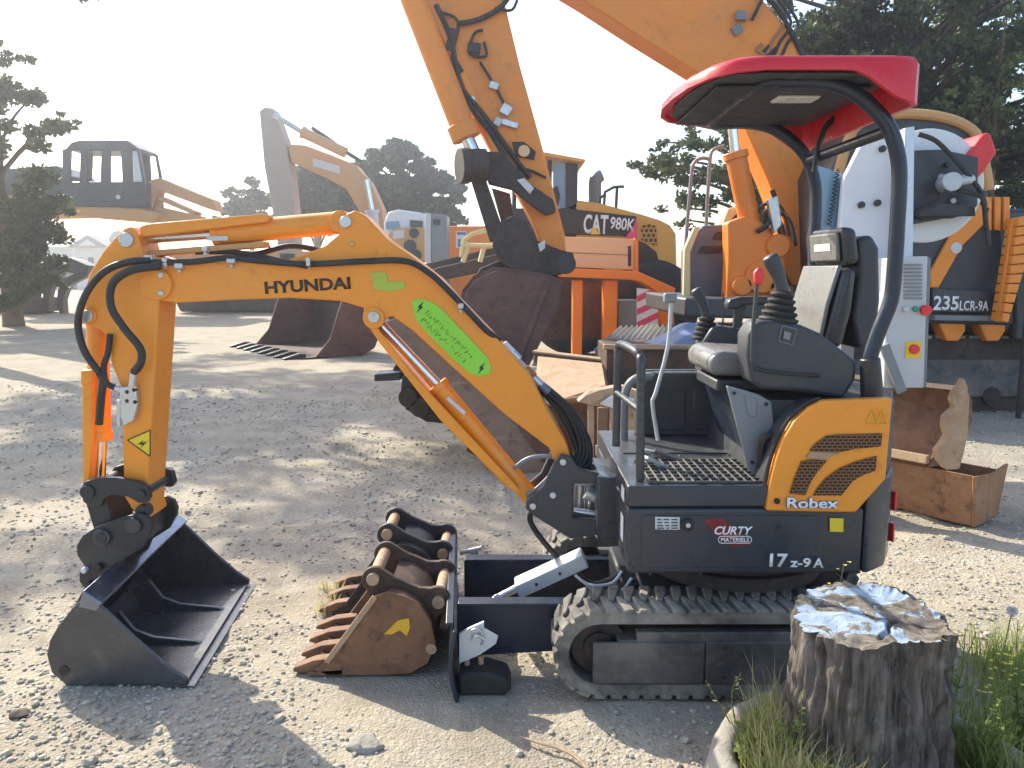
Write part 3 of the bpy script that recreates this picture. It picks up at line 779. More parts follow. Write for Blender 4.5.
# boom cylinder below the boom
A, B_, C_ = P(374, 318, 3.38), P(437, 384, 3.38), P(536, 503, 3.38)
b = MB(); b.cyl(B_, C_, .040, n=24); b.cyl(B_, B_.lerp(C_, .04), .047, n=24); b.cyl(C_ + Vector((0, -.05, 0)), C_ + Vector((0, .05, 0)), .04, n=20); bc = b.build('boom_cylinder', ORANGE, mini, bevel=.004)
b = MB(); b.cyl(A, B_, .022, n=20); b.cyl(A + Vector((0, -.05, 0)), A + Vector((0, .05, 0)), .034, n=20); b.build('cylinder_rod', CHROME, bc)
b = MB(); b.prof([(363, 318), (371, 314), (379, 330), (384, 337), (414, 376), (512, 481), (521, 492), (512, 491), (440, 420), (378, 341)], 3.30, 3.30, 3.315); b.prof([(366, 325), (373, 330), (516, 492), (505, 487), (440, 420)], 3.30, 3.315, 3.44); b.build('cylinder_guard', ORANGE, bc, bevel=.005)
b = MB(); b.prof([(448, 396), (466, 412), (464, 415), (446, 399)], 3.335, 3.330, 3.335); b.build('sticker', PALE_S, bc)

# ---- arm cylinder along the top of the boom
A, B_, C_ = P(124, 240, 3.38), P(214, 234, 3.38), P(343, 222.5, 3.38)
b = MB(); b.cyl(B_, C_, .047, n=26); b.cyl(B_, B_.lerp(C_, .05), .053, n=26); b.cyl(C_ + Vector((.0, -.06, 0)), C_ + Vector((.0, .06, 0)), .046, n=20)
ac = b.build('arm_cylinder', ORANGE, mini, bevel=.004)
b = MB(); b.cyl(A, B_, .022, n=20); b.cyl(A + Vector((0, -.05, 0)), A + Vector((0, .05, 0)), .036, n=20); b.build('cylinder_rod', CHROME, ac)
b = MB(); b.prof([(138, 226), (146, 223.5), (262, 213.5), (268, 215), (267, 222), (150, 236), (139, 237)], 3.30, 3.31, 3.45); b.build('rod_guard', ORANGE, ac, bevel=.006)
b = MB(); b.prof([(140, 251), (200, 246), (262, 241), (264, 247), (200, 252), (141, 257)], 3.32, 3.34, 3.42); b.build('lower_guard', ORANGE_FADE, ac, bevel=.005)
b = MB(); b.prof([(207, 236.5), (228, 236), (228, 240.5), (207, 241)], 3.333, 3.328, 3.332); b.build('sticker', PALE_S, ac)

# ---- stick
stick_px = [(124, 228), (130, 226), (136, 232), (144, 256), (152, 284), (159, 300), (152, 418), (148, 480), (147, 508), (150, 518), (143, 521), (138, 519), (124, 497), (122, 440), (124, 395), (111, 364), (109, 340), (100, 330), (89, 325), (83, 321), (83, 296), (88, 275), (102, 252), (113, 239)]
b = MB(); b.prof(stick_px, 3.29, 3.29, 3.47); stick = b.build('stick', ORANGE, mini, bevel=.010, seg=3)
boss(127, 240, .030, 3.29, ZINC, stick, 'cylinder_pin', .014)
boss(89, 316, .034, 3.29, ORANGE, stick, 'pivot_boss', .012); boss(88, 316, .024, 3.28, ZINC, stick, 'cylinder_pin', .014)
boss(145, 510, .030, 3.29, CHAR_D, stick, 'bucket_pin', .03)
wt = [(128, 440), (150.5, 430), (150.5, 456)]
decal(wt, 3.29, YEL_S, stick, 'warning_triangle')
for k in range(3):
    p, q = P(*wt[k], 3.29), P(*wt[(k + 1) % 3], 3.29); b = MB(); b.tube([p + Vector((0, -.004, 0)), q + Vector((0, -.004, 0))], .0022, n=5); b.build('triangle_edge', BLACK_S, stick)
decal([(138, 444), (144, 440), (142.5, 443), (148, 441), (141, 448), (143, 444.5)], 3.29, BLACK_S, stick, 'lightning_mark', lift=.0045)
decal([(117, 324), (121, 322.5), (123, 326), (126, 325), (124, 330), (120, 328), (118, 330)], 3.29, YEL_S, stick, 'worn_sticker')
# valve block on the stick
b = MB(); b.prof([(123, 387), (138, 384), (140, 404), (136, 420), (126, 425), (121, 410)], 3.28, 3.255, 3.285); vb = b.build('valve_block', ZINC, stick, bevel=.004)
for px, py in ((127, 392), (134, 390), (127, 401), (135, 402)): boss(px, py, .008, 3.255, BLACK_S, vb, 'bolt', .004)
b = MB(); b.cyl(P(132, 386, 3.25), P(134, 370, 3.25), .014); b.cyl(P(116, 388, 3.27), P(124, 390, 3.27), .015); b.cyl(P(119, 400, 3.26), P(119, 426, 3.26), .010); b.build('hose_fitting', ZINC, vb)
# bucket cylinder on the back of the stick
A, B_, C_ = P(97, 322, 3.38), P(101, 440, 3.38), P(100, 494, 3.38)
b = MB(); b.cyl(A, B_, .043, n=24); b.cyl(B_ + Vector((0, 0, .04)), B_, .049, n=24); bk = b.build('bucket_cylinder', ORANGE, mini, bevel=.004)
b = MB(); b.cyl(B_, C_, .022, n=20); b.build('cylinder_rod', CHROME, bk)
b = MB(); b.prof([(79, 371), (90, 370), (90, 440), (87, 480), (80, 487)], 3.29, 3.31, 3.45); b.prof([(79, 371), (92, 370), (91, 384), (79, 386)], 3.29, 3.302, 3.312); b.build('rod_guard', ORANGE, bk, bevel=.005)

# ---- hoses
def hose(pxs, r=.013, m=None, name='hydraulic_hose', n=8):
    b = MB(); b.tube([P(x, y, Y) for x, y, Y in pxs], r, n=n, smooth=6); return b.build(name, m or HOSE, mini, smooth=60)
hose([(150, 261, 3.24), (128, 262, 3.23), (104, 272, 3.23), (86, 294, 3.23), (78, 322, 3.24), (84, 350, 3.25), (99, 372, 3.26)], .015)
hose([(161, 266, 3.24), (132, 270, 3.21), (113, 283, 3.20), (111, 306, 3.20), (124, 328, 3.21), (140, 348, 3.22), (141, 362, 3.22), (134, 372, 3.25)], .0165)
hose([(99, 372, 3.26), (103, 380, 3.27), (101, 400, 3.28), (99, 424, 3.29)], .017)
hose([(110, 334, 3.27), (108, 352, 3.27), (104, 366, 3.27), (106, 382, 3.27), (116, 388, 3.27)], .013)
hose([(150, 262, 3.25), (190, 262, 3.26), (228, 258, 3.27), (262, 261, 3.275), (308, 264, 3.275), (360, 261.5, 3.275), (405, 261, 3.275), (428, 272, 3.275), (446, 288, 3.275), (468, 311, 3.275), (486, 330, 3.29), (500, 340, 3.33)], .0125)
hose([(196, 252, 3.36), (230, 252, 3.35), (262, 257, 3.33), (285, 262, 3.28), (308, 266, 3.28)], .012)
hose([(208, 249, 3.40), (250, 255, 3.40), (290, 246, 3.42), (326, 252, 3.42)], .012)
hose([(100, 330, 3.40), (99, 358, 3.45), (100, 395, 3.46)], .015)
for px, py, w, h in ((150, 259, 8, 7), (166, 262, 5, 8), (180, 266, 8, 5), (232, 261, 8, 4), (309, 262, 4, 8), (461, 306, 5, 5), (206, 249, 5, 5)):
    b = MB(); c = P(px, py, 3.262); b.box(c, (w * .0042, .04, h * .0042)); cl = b.build('hose_clamp', ZINC, boom, bevel=.003)
    boss(px, py + 5, .008, 3.29, ZINC, boom, 'bolt', .012)
# hoses dropping behind the boom foot
for k, (dx, dy, r) in enumerate(((0, 0, .014), (6, 4, .013), (11, 8, .014), (-6, 2, .012), (15, 16, .013))):
    hose([(496 + dx * .4, 345 + dy, 3.42), (528 + dx, 374 + dy, 3.44), (556 + dx, 398 + dy, 3.46), (573 + dx, 424 + dy, 3.45), (580 + dx * .6, 448 + dy, 3.44), (573 + dx * .5, 468, 3.42)], r)
for k, (px, py) in enumerate(((515, 355), (522, 366), (530, 372), (537, 381), (544, 388), (508, 348))):
    b = MB(); c = P(px, py, 3.42); b.cyl(c + Vector((-.02, 0, .02)), c + Vector((.02, 0, -.02)), .017, n=12)
    b.build('hose_fitting', [ZINC, ZINC, RUST_OR, ZINC, TARP, WHITE][k], mini, bevel=.003)
hose([(512, 470, 3.36), (530, 458, 3.33), (556, 457, 3.32), (558, 466, 3.32), (540, 486, 3.33), (526, 496, 3.33)], .010, GREYP)
hose([(560, 470, 3.30), (546, 498, 3.30), (530, 520, 3.34), (560, 560, 3.40), (590, 583, 3.3), (610, 580, 3.25), (622, 572, 3.24)], .013)
hose([(575, 575, 3.2), (590, 585, 3.18), (612, 583, 3.16), (622, 571, 3.16)], .007, SILVER)
hose([(585, 583, 3.2), (600, 594, 3.18), (620, 592, 3.16), (632, 578, 3.16)], .007, SILVER)

# ---- linkage and quick hitch
def arclink(Y):
    o = [(80, 490), (84, 482), (97, 478), (116, 478), (138, 482), (147, 486), (150, 498), (147, 503), (138, 503), (128, 497), (112, 495), (104, 499), (101, 506), (92, 508), (83, 502)]
    return o
b = MB(); b.prof(arclink(0), 3.24, 3.49, 3.52); b.build('link_arm', CHAR_D, mini, bevel=.004)
b = MB(); b.prof(arclink(0), 3.24, 3.24, 3.27); lk = b.build('link_arm', CHAR_D, mini, bevel=.004)
boss(88, 492, .03, 3.24, CHAR_D, lk, 'link_pin', .012, .29); boss(141, 494, .02, 3.24, CHAR_D, lk, 'link_pin', .012, .26)
b = MB(); b.prof([(84, 494), (105, 494), (112, 515), (116, 528), (97, 536), (92, 520)], 3.30, 3.29, 3.47); b.build('tipping_link', CHAR_D, mini, bevel=.006)
qh = [(140, 513), (148, 517), (152, 526), (151, 534), (143, 548), (124, 560), (118, 576), (106, 592), (94, 596), (86, 590), (79, 582), (79, 572), (84, 566), (77, 556), (76, 546), (82, 536), (96, 527), (118, 519)]
b = MB(); b.prof(qh, 3.24, 3.24, 3.265); b.prof(qh, 3.24, 3.495, 3.52); b.prof([(80, 545), (100, 530), (140, 520), (140, 545), (110, 570), (84, 580)], 3.24, 3.265, 3.495)
q = b.build('quick_hitch', CHAR_D, mini, bevel=.005)
for px, py, r, m in ((103, 537, .036, CHAR), (103, 537, .024, CHAR_D), (134, 525, .034, CHAR), (100, 566, .016, BLACK_S), (86, 569, .012, WHITE), (91, 583, .012, BLACK_S)):
    boss(px, py, r, 3.24, m, q, 'hitch_pin', .012 + (.05 - r) * .3)

# ---- grading bucket
def grading_bucket():
    Y0, Y1 = 2.95, 3.98; sk = -.085
    def X(px, py): p = P(px, py, Y0); return (p.x, p.z)
    side = [(87, 600), (108, 618), (140, 648), (170, 673), (187, 684), (186, 690), (120, 690), (67, 691), (52, 678), (47, 660), (50, 646), (58, 632), (72, 614)]
    z0 = P(100, 691, Y0).z
    pts = [Vector((X(*s)[0], 0, X(*s)[1] - z0 + .004)) for s in side]
    shell = [pts[4], pts[5], pts[6], pts[7], pts[8], pts[9], pts[10], pts[11], pts[12], pts[0]]
    mb = MB(); mb.band([(p.x + .002, p.z) for p in shell[1:]], Y0 + .02, Y1 - .02, .014, skew=sk, side=-1)
    bk = mb.build('bucket', STEEL_BK, mini, smooth=50)
    for y in (Y0, Y1 - .018):
        o = sk * (y - Y0) / (Y1 - Y0)
        mb = MB(); mb.prism([Vector((p.x + o, y, p.z)) for p in pts], (0, .018, 0)); mb.build('side_plate', STEEL_BK, bk, bevel=.004)
    # cutting edge plate
    e = pts[5]
    mb = MB(); mb.prism([Vector((e.x - .10, Y0 - .004, .020)), Vector((e.x + .035, Y0 - .004, .005)), Vector((e.x + .035, Y0 - .004, .001)), Vector((e.x - .10, Y0 - .004, .001))], (sk, Y1 - Y0 + .008, 0)); mb.build('cutting_edge', STEEL_BK, bk)
    # square top rail
    a = pts[0]
    mb = MB(); mb.prism([Vector((a.x - .035, Y0 - .003, a.z - .050)), Vector((a.x + .035, Y0 - .003, a.z - .070)), Vector((a.x + .060, Y0 - .003, a.z - .034)), Vector((a.x - .012, Y0 - .003, a.z + .018))], (sk, Y1 - Y0 + .006, 0))
    mb.build('top_rail', NAVY_S, bk, bevel=.006, seg=3)
    # inner ribs, from back plate to floor
    for yy in (3.27, 3.62):
        o = sk * (yy - Y0) / (Y1 - Y0)
        mb = MB(); mb.prism([Vector((x + o, yy, z)) for x, z in ((a.x - .02, .17), (a.x + .04, .085), (a.x + .12, .052), (a.x + .30, .034), (a.x + .34, .016), (a.x - .05, .016), (a.x - .10, .12))], (0, .02, 0))
        mb.build('bucket_rib', STEEL_BK, bk, bevel=.003)
    # ears up to the quick hitch
    for yy in (3.285, 3.46):
        o = sk * (yy - Y0) / (Y1 - Y0)
        mb = MB(); mb.prof([(92, 574), (112, 566), (122, 570), (118, 590), (106, 606), (92, 622), (80, 626), (74, 606)], 3.285, yy, yy + .022); mb.build('bucket_ear', CHAR_D, bk, bevel=.004)
    mb = MB(); mb.cyl((P(100, 584, 3.3).x, 3.27, P(100, 584, 3.3).z), (P(100, 584, 3.3).x, 3.50, P(100, 584, 3.3).z), .022); mb.build('bucket_pin', NAVY_S, bk)
    c = pts[8]
    mb = MB(); mb.cyl((c.x + .05, Y0 - .004, c.z + .01), (c.x + .05, Y0 + .006, c.z + .01), .020); mb.build('drain_hole', BLACK_S, bk)
grading_bucket()
# ================================================================== GROUND
def ground_z(xx, yy):
    d = max(0, 1 - math.hypot(xx, yy - 4) / 22)
    if d <= 0: return -.006
    z = d * (.028 * noise.noise((xx * .8, yy * .8, 0)) + .016 * noise.noise((xx * 3.1, yy * 3.1, 4)) + .008 * noise.noise((xx * 9, yy * 9, 8)) + .03 * max(0, noise.noise((xx * 1.6, yy * 5.0, 20)) - .15)) - .006
    # wheel ruts crossing the yard behind the machines
    for y0, sl, w in ((4.75, .10, .15), (5.55, .12, .17), (7.0, -.06, .20), (8.6, -.04, .22), (10.6, .08, .26), (12.4, .06, .3)):
        e = abs(yy - (y0 + sl * xx + .22 * math.sin(xx * .55 + y0))) / w
        if e < 2:
            k = .55 + .6 * noise.noise((xx * 1.3, y0 * 7, 2))
            if e < 1: z -= .030 * k * (1 - e * e) * (1 + .35 * math.sin(xx * 34))
            else: z += .016 * k * math.sin((e - 1) * math.pi)
    return z

def ground():
    m, nt, b, oc = new_mat('gravel_and_packed_earth')
    big = noise_out(nt, oc, .35, 6, .6, .5)
    mid = noise_out(nt, oc, 2.2, 7, .65, .4)
    fine = noise_out(nt, oc, 28, 6, .75)
    c = mixrgb(nt, ramp(nt, big, .38, .62), (.43, .365, .262), (.37, .33, .262))
    c = mixrgb(nt, ramp(nt, mid, .42, .66), c, (.53, .47, .36))
    c = mixrgb(nt, ramp(nt, mid, .30, .42, (.5,) * 3, (0, 0, 0)), c, (.23, .195, .15))
    c = mixrgb(nt, ramp(nt, fine, .30, .72, (.45,) * 3, (0, 0, 0)), c, (.17, .145, .115))
    # pebbles
    vo = nd(nt, 'ShaderNodeTexVoronoi'); vo.inputs['Scale'].default_value = 42; nt.links.new(oc, vo.inputs['Vector'])
    vo2 = nd(nt, 'ShaderNodeTexVoronoi'); vo2.inputs['Scale'].default_value = 95; nt.links.new(oc, vo2.inputs['Vector'])
    sep = nd(nt, 'ShaderNodeSeparateColor'); nt.links.new(vo.outputs['Color'], sep.inputs[0])
    msk = ramp(nt, noise_out(nt, oc, 1.1, 5, .6), .40, .60, (.15,) * 3, (.85,) * 3)
    peb = mixrgb(nt, sep.outputs[0], (.24, .215, .175), (.58, .53, .45))
    pm = nd(nt, 'ShaderNodeMath', operation='MULTIPLY'); nt.links.new(msk, pm.inputs[0])
    nt.links.new(ramp(nt, vo.outputs['Distance'], .42, .52, (1, 1, 1), (0, 0, 0)), pm.inputs[1])
    pm2 = nd(nt, 'ShaderNodeMath', operation='MULTIPLY'); nt.links.new(pm.outputs[0], pm2.inputs[0])
    nt.links.new(ramp(nt, sep.outputs[1], .35, .45), pm2.inputs[1])
    c = mixrgb(nt, pm2.outputs[0], c, peb)
    # wheel ruts with finer dust
    nt.links.new(c, b.inputs['Base Color']); b.inputs['Roughness'].default_value = .92
    b.inputs['Specular IOR Level'].default_value = .2
    h1 = nd(nt, 'ShaderNodeMath', operation='MULTIPLY'); nt.links.new(ramp(nt, vo.outputs['Distance'], 0, .6, (1, 1, 1), (0, 0, 0)), h1.inputs[0]); nt.links.new(pm2.outputs[0], h1.inputs[1])
    h2 = nd(nt, 'ShaderNodeMath', operation='ADD'); nt.links.new(h1.outputs[0], h2.inputs[0]); nt.links.new(fine, h2.inputs[1])
    h3 = nd(nt, 'ShaderNodeMath', operation='MULTIPLY_ADD'); nt.links.new(vo2.outputs['Distance'], h3.inputs[0]); h3.inputs[1].default_value = -.5; nt.links.new(h2.outputs[0], h3.inputs[2])
    bp = nd(nt, 'ShaderNodeBump'); bp.inputs['Strength'].default_value = .75; bp.inputs['Distance'].default_value = .012
    nt.links.new(h3.outputs[0], bp.inputs['Height']); nt.links.new(bp.outputs[0], b.inputs['Normal'])
    ys = [-6 + .5 * i for i in range(14)]
    y = 1.2
    while y < 12: ys.append(y); y += .03 + .012 * max(0, y - 2)
    while y < 420: ys.append(y); y *= 1.16
    xs = [0.0]
    x = .05
    pos = []
    while x < 6: pos.append(x); x += .05 + .01 * x
    while x < 420: pos.append(x); x *= 1.2
    xs = [-v for v in pos[::-1]] + [0.0] + pos
    vs, fs = [], []
    for yy in ys:
        for xx in xs:
            vs.append((xx, yy, ground_z(xx, yy)))
    n = len(xs)
    for i in range(len(ys) - 1):
        for j in range(n - 1):
            a = i * n + j; fs.append((a, a + 1, a + n + 1, a + n))
    g = mesh_obj('ground', vs, fs, m, smooth=True); g['kind'] = 'structure'
ground()

# loose gravel: thousands of small stones in one mesh
def gravel():
    rnd = random.Random(11)
    t = (1 + 5 ** .5) / 2
    ico_v = [Vector(v).normalized() for v in ((-1, t, 0), (1, t, 0), (-1, -t, 0), (1, -t, 0), (0, -1, t), (0, 1, t), (0, -1, -t), (0, 1, -t), (t, 0, -1), (t, 0, 1), (-t, 0, -1), (-t, 0, 1))]
    ico_f = [(0, 11, 5), (0, 5, 1), (0, 1, 7), (0, 7, 10), (0, 10, 11), (1, 5, 9), (5, 11, 4), (11, 10, 2), (10, 7, 6), (7, 1, 8), (3, 9, 4), (3, 4, 2), (3, 2, 6), (3, 6, 8), (3, 8, 9), (4, 9, 5), (2, 4, 11), (6, 2, 10), (8, 6, 7), (9, 8, 1)]
    vs, fs = [], []
    N = 30000
    for i in range(N):
        # denser near the camera
        y = 1.9 + (rnd.random() ** 2.0) * 9.5
        x = rnd.uniform(-.78, .78) * y * 1.05
        if noise.noise((x * .9, y * .9, 31)) + rnd.uniform(-.35, .45) < 0: continue
        r = .004 + .0075 * rnd.random() ** 2 + (.014 * rnd.random() if rnd.random() < .03 else 0) + .0006 * y
        sx, sy, sz = rnd.uniform(.75, 1.4), rnd.uniform(.75, 1.3), rnd.uniform(.45, .8)
        a = rnd.uniform(0, 6.28); ca, sa = math.cos(a), math.sin(a); k = len(vs)
        z0 = ground_z(x, y)
        for v in ico_v:
            j = rnd.uniform(.78, 1.18)
            px, py, pz = v.x * r * sx * j, v.y * r * sy * j, v.z * r * sz * j
            vs.append((x + px * ca - py * sa, y + px * sa + py * ca, z0 + r * sz * .35 + pz))
        for f in ico_f: fs.append((f[0] + k, f[1] + k, f[2] + k))
    m, nt, b, oc = new_mat('gravel_stones')
    g = nd(nt, 'ShaderNodeNewGeometry')
    c = mixrgb(nt, g.outputs['Random Per Island'], (.30, .265, .205), (.54, .485, .385))
    c = mixrgb(nt, ramp(nt, noise_out(nt, oc, 60, 4), .4, .7, (0, 0, 0), (.4,) * 3), c, (.35, .31, .26))
    nt.links.new(c, b.inputs['Base Color']); b.inputs['Roughness'].default_value = .9
    o = mesh_obj('gravel', vs, fs, m); o['kind'] = 'stuff'; o['label'] = 'loose pale gravel stones scattered over the yard'
gravel()

# dead twig lying in the foreground
b = MB(); b.tube([G(519, 736, .01), G(540, 743, .014), G(560, 749, .012), G(576, 757, .012), G(588, 770, .008)], [.003, .005, .005, .006, .004], n=6, smooth=3)
tag(b.build('dead_twig', WOOD), 'thin pale dead twig lying on the gravel at the bottom edge', 'twig')
for k, (px, py, r, lab) in enumerate(((366, 746, .045, 'pale flat stone on the gravel at the bottom edge left of the twig'), (20, 714, .03, 'dark clod on the ground left of the black bucket'))):
    b = MB(); c = G(px, py, 0); bmesh.ops.create_icosphere(b.bm, subdivisions=3, radius=r, matrix=Matrix.Translation((c.x, c.y, ground_z(c.x, c.y) + r * .15)) @ Matrix.Diagonal((1.5, 1, .5, 1)))
    for v in b.bm.verts: v.co += Vector((1, 1, 1)) * noise.noise(v.co * 30 + Vector((k, 0, 0))) * r * .3
    tag(b.build('stone' if k == 0 else 'earth_clod', CONC if k == 0 else BROWN_DK), lab, 'stone' if k == 0 else 'clod')
# ================================================================== LARGE EXCAVATOR (right, behind)
ex = thing('tracked_excavator', 'large orange tracked excavator behind the mini excavator, boom raised high and arm hanging down', 'excavator', (5.0, 10.2, 0))
boomx = [(450, -105), (560, -95), (700, -45), (765, 2), (786, 26), (803, 58), (822, 112), (827, 170), (823, 240), (812, 284), (792, 286), (781, 262), (784, 222), (768, 180), (745, 128), (728, 100), (700, 74), (640, 37), (583, 0), (520, -38), (470, -70), (450, -82)]
b = MB(); b.prof(boomx, 9.95, 9.95, 10.45); bo = b.build('boom', ORANGE2, ex, bevel=.02)
b = MB(); b.prof([(735, 20), (736, 11), (745, 12), (746, 21)], 9.90, 9.86, 9.93); b.prof([(731, 28), (740, 22), (744, 30), (736, 36)], 9.9, 9.9, 9.95); b.build('work_lamp', GREYP, bo, bevel=.008)
b = MB(); b.tube([P(x, y, 9.9) for x, y in ((752, 20), (762, 0), (770, -25))], .02); b.build('lamp_cable', HOSE, bo)
for k in range(3):
    b = MB(); b.tube([P(x + k * 7, y + k * 2, 9.93) for x, y in ((762, 44), (757, 50), (766, 54), (773, 40), (784, 20), (768, -6), (750, -30))], .018, n=7, smooth=4); b.build('hydraulic_hose', RUST_OR if k == 0 else HOSE, bo)
b = MB(); b.tube([P(x, y, 9.93) for x, y in ((690, -60), (740, -20), (770, 0), (788, 26), (804, 58))], .03, n=8, smooth=4); b.build('hydraulic_hose', PINK_S if False else HOSE, bo)
def jack(parent, a, m_, c, r, rr, mat_, y0, name='boom_cylinder'):
    A, M_, C_ = P(*a, y0), P(*m_, y0), P(*c, y0)
    t = MB(); t.cyl(M_, C_, r, n=22); t.cyl(M_, M_.lerp(C_, .06), r * 1.18, n=22); j = t.build(name, mat_, parent, bevel=.01)
    t = MB(); t.cyl(A, M_, rr, n=18); t.build('cylinder_rod', CHROME, j)
    return j
jack(ex, (729, 96), (735, 152), (760, 272), .125, .055, ORANGE_HOT, 9.75)
jack(ex, (756, 90), (772, 160), (786, 280), .125, .055, ORANGE_HOT, 10.7)
b = MB(); b.prof([(728, 222), (750, 214), (768, 226), (786, 250), (790, 300), (727, 300), (729, 262)], 9.6, 9.62, 9.9)
b.prof([(752, 236), (786, 236), (800, 300), (748, 300)], 9.6, 9.9, 10.5); b.build('boom_foot_frame', ORANGE_HOT, ex, bevel=.03)
b = MB(); b.tube([P(x, y, 9.56) for x, y in ((757, 232), (768, 224), (776, 205), (772, 190))], .03, n=8, smooth=4); b.build('hydraulic_hose', HOSE, ex)
b = MB(); b.prof([(766, 200), (776, 196), (780, 225), (772, 234)], 9.58, 9.50, 9.6); b.build('hose_clamp', ZINC, ex, bevel=.01)
for px, py, r_ in ((762, 277, .20), (742, 286, .12), (778, 246, .14), (776, 288, .10)):
    b = MB(); c = P(px, py, 9.6); b.cyl(c + Vector((0, -.05, 0)), c + Vector((0, .05, 0)), r_, n=24); b.build('pin_boss', ORANGE_HOT, ex, bevel=.02)
for k in range(6):
    b = MB(); b.tube([P(x + k * 3.2, y + (k % 3) * 5, 9.7) for x, y in ((752, 236), (757, 214), (766, 204), (775, 214), (780, 236))], .022, n=6, smooth=4); b.build('hydraulic_hose', (HOSE, RUST, HOSE, BROWN_DK, RUST_OR, HOSE)[k], ex)
# upper body
b = MB(); b.prof([(680, 297), (1075, 306), (1075, 326), (680, 316)], 9.2, 8.95, 11.6); b.build('revolving_frame', PLAST, ex, bevel=.03)
b = MB(); b.prof([(683, 252), (690, 236), (700, 226), (752, 225), (752, 297), (683, 297)], 10.4, 10.2, 10.55); tb = b.build('tool_box', TOOLB, ex, bevel=.03)
b = MB()
for x0, y0 in ((697, 246), (712, 232)):
    b.prof([(x0, y0 + 7), (x0 + 5, y0), (x0 + 26, y0), (x0 + 23, y0 + 7)], 10.2, 10.17, 10.2)
b.build('air_vent', BLACK_S, tb)
b = MB(); b.prof([(683, 297), (690, 297), (690, 252), (700, 227), (694, 227), (684, 250)], 10.15, 10.12, 10.2); b.build('yellow_edge', CREAM, tb, bevel=.01)
b = MB(); b.prof([(722, 226), (728, 208), (742, 205), (752, 212), (752, 227)], 11.0, 11.0, 11.5); b.build('pale_cover', CREAM, ex, bevel=.03)
b = MB(); b.prof([(731, 220), (738, 212), (746, 212), (745, 221)], 10.99, 10.98, 11.0); b.build('cover_window', GLASS_D, ex)
for l in ([(683, 296), (686, 240), (691, 180), (694, 163), (703, 158), (711, 160)], [(706, 228), (708, 190), (710, 160), (713, 150), (724, 146)]):
    b = MB(); b.tube([P(x, y, 11.3) for x, y in l], .026, n=8, smooth=3); b.build('grab_rail', GREYP, ex)
cabx = [(836, 312), (832, 170), (850, 130), (880, 116), (916, 114), (945, 118), (966, 126), (980, 142), (991, 196), (1006, 232), (1006, 312)]
b = MB(); b.prof(cabx, 8.9, 8.92, 10.5); cb = b.build('cab', PLAST, ex, bevel=.04)
b = MB(); b.tube([P(x, y, 8.9) for x, y in ((838, 175), (853, 130), (882, 116), (916, 114), (945, 118), (966, 126), (980, 142), (989, 190))], .055, n=10, smooth=3); b.build('cab_frame', ORANGE_FADE, cb)
b = MB(); b.prof([(930, 128), (955, 132), (970, 146), (980, 196), (925, 200)], 8.9, 8.895, 8.92); b.build('cab_window', GLASS_D, cb)
b = MB(); b.prof([(972, 203), (990, 207), (986, 222), (962, 246), (938, 288), (930, 288), (930, 272), (952, 232)], 8.88, 8.86, 8.92); b.build('door_frame', ORANGE2, cb, bevel=.015)
b = MB()
for x in (985, 994, 1003): b.prof([(x, 197), (x + 6, 197), (x + 6, 231), (x, 230)], 8.88, 8.86, 8.92)
b.build('rear_pillar', ORANGE2, cb, bevel=.01)
c = P(956, 248, 8.86); b = MB(); b.cyl(c + Vector((0, -.01, 0)), c, .06, n=20); b.build('round_sticker', PALE_S, cb)
b = MB(); b.prof([(932, 288), (1007, 292), (1007, 313), (932, 312)], 8.86, 8.84, 8.9); sp = b.build('side_panel', CHAR, ex, bevel=.01)
textpx('235', (932.5, 310.2), (958, 310.6), 14.5, 8.84, WHITE_S, sp, 'lettering', bold=.025, lift=.006)
textpx('LCR-9A', (959, 310.6), (988, 311), 10.0, 8.84, WHITE_S, sp, 'lettering', bold=.02, lift=.006)
b = MB(); b.prof([(934, 315), (1000, 316), (998, 321), (934, 320)], 8.85, 8.83, 8.95); b.build('trim_strip', GREYP, ex)
for x0 in (938, 978):
    b = MB(); b.prof([(x0, 322), (x0 + 26, 322), (x0 + 27, 330), (x0 + 20, 341), (x0 + 8, 341)], 9.0, 8.98, 9.2); b.build('undercarriage_bracket', ORANGE2, ex, bevel=.015)
# tracks of the large excavator
def big_track(Y0, Y1, xl, xr):
    r = .42; b = MB(); pts = []
    for a in range(90, 271, 15): pts.append((xl + r * math.cos(R(a)), .44 + r * math.sin(R(a))))
    for a in range(-90, 91, 15): pts.append((xr + r * math.cos(R(a)), .44 + r * math.sin(R(a))))
    b.prism([Vector((x, Y0, z)) for x, z in pts], (0, Y1 - Y0, 0))
    t = b.build('crawler_track', BROWN_DK, ex, smooth=30)
    n = int((xr - xl) / .19)
    for i in range(n):
        x = xl + (i + .5) * .19
        for z in (.875, .005): b = MB(); b.box((x, (Y0 + Y1) / 2, z), (.15, Y1 - Y0 + .04, .035)); b.build('track_shoe', TRACKR, t, bevel=.006)
    b = MB(); b.prism([Vector((x, Y0 - .03, z)) for x, z in ((xl + .3, .18), (xr - .3, .18), (xr - .2, .62), (xl + .2, .62))], (0, .05, 0)); b.build('track_frame', DUSTY, t, bevel=.02)
    for i in range(6):
        x = xl + .5 + i * (xr - xl - 1) / 5; b = MB(); b.cyl((x, Y0 - .05, .20), (x, Y0 + .05, .20), .10, n=18); b.build('track_roller', BROWN_DK, t)
big_track(9.1, 9.7, 2.9, 7.4)
big_track(11.0, 11.6, 2.9, 7.4)
b = MB(); b.plan([(4.9, 8.95), (6.4, 8.98), (7.2, 9.5), (7.4, 10.3), (7.2, 11.1), (6.4, 11.58), (5.4, 11.6), (5.4, 10.6), (4.9, 10.55)], 1.32, 2.3); b.build('counterweight', CHAR, ex, bevel=.05)
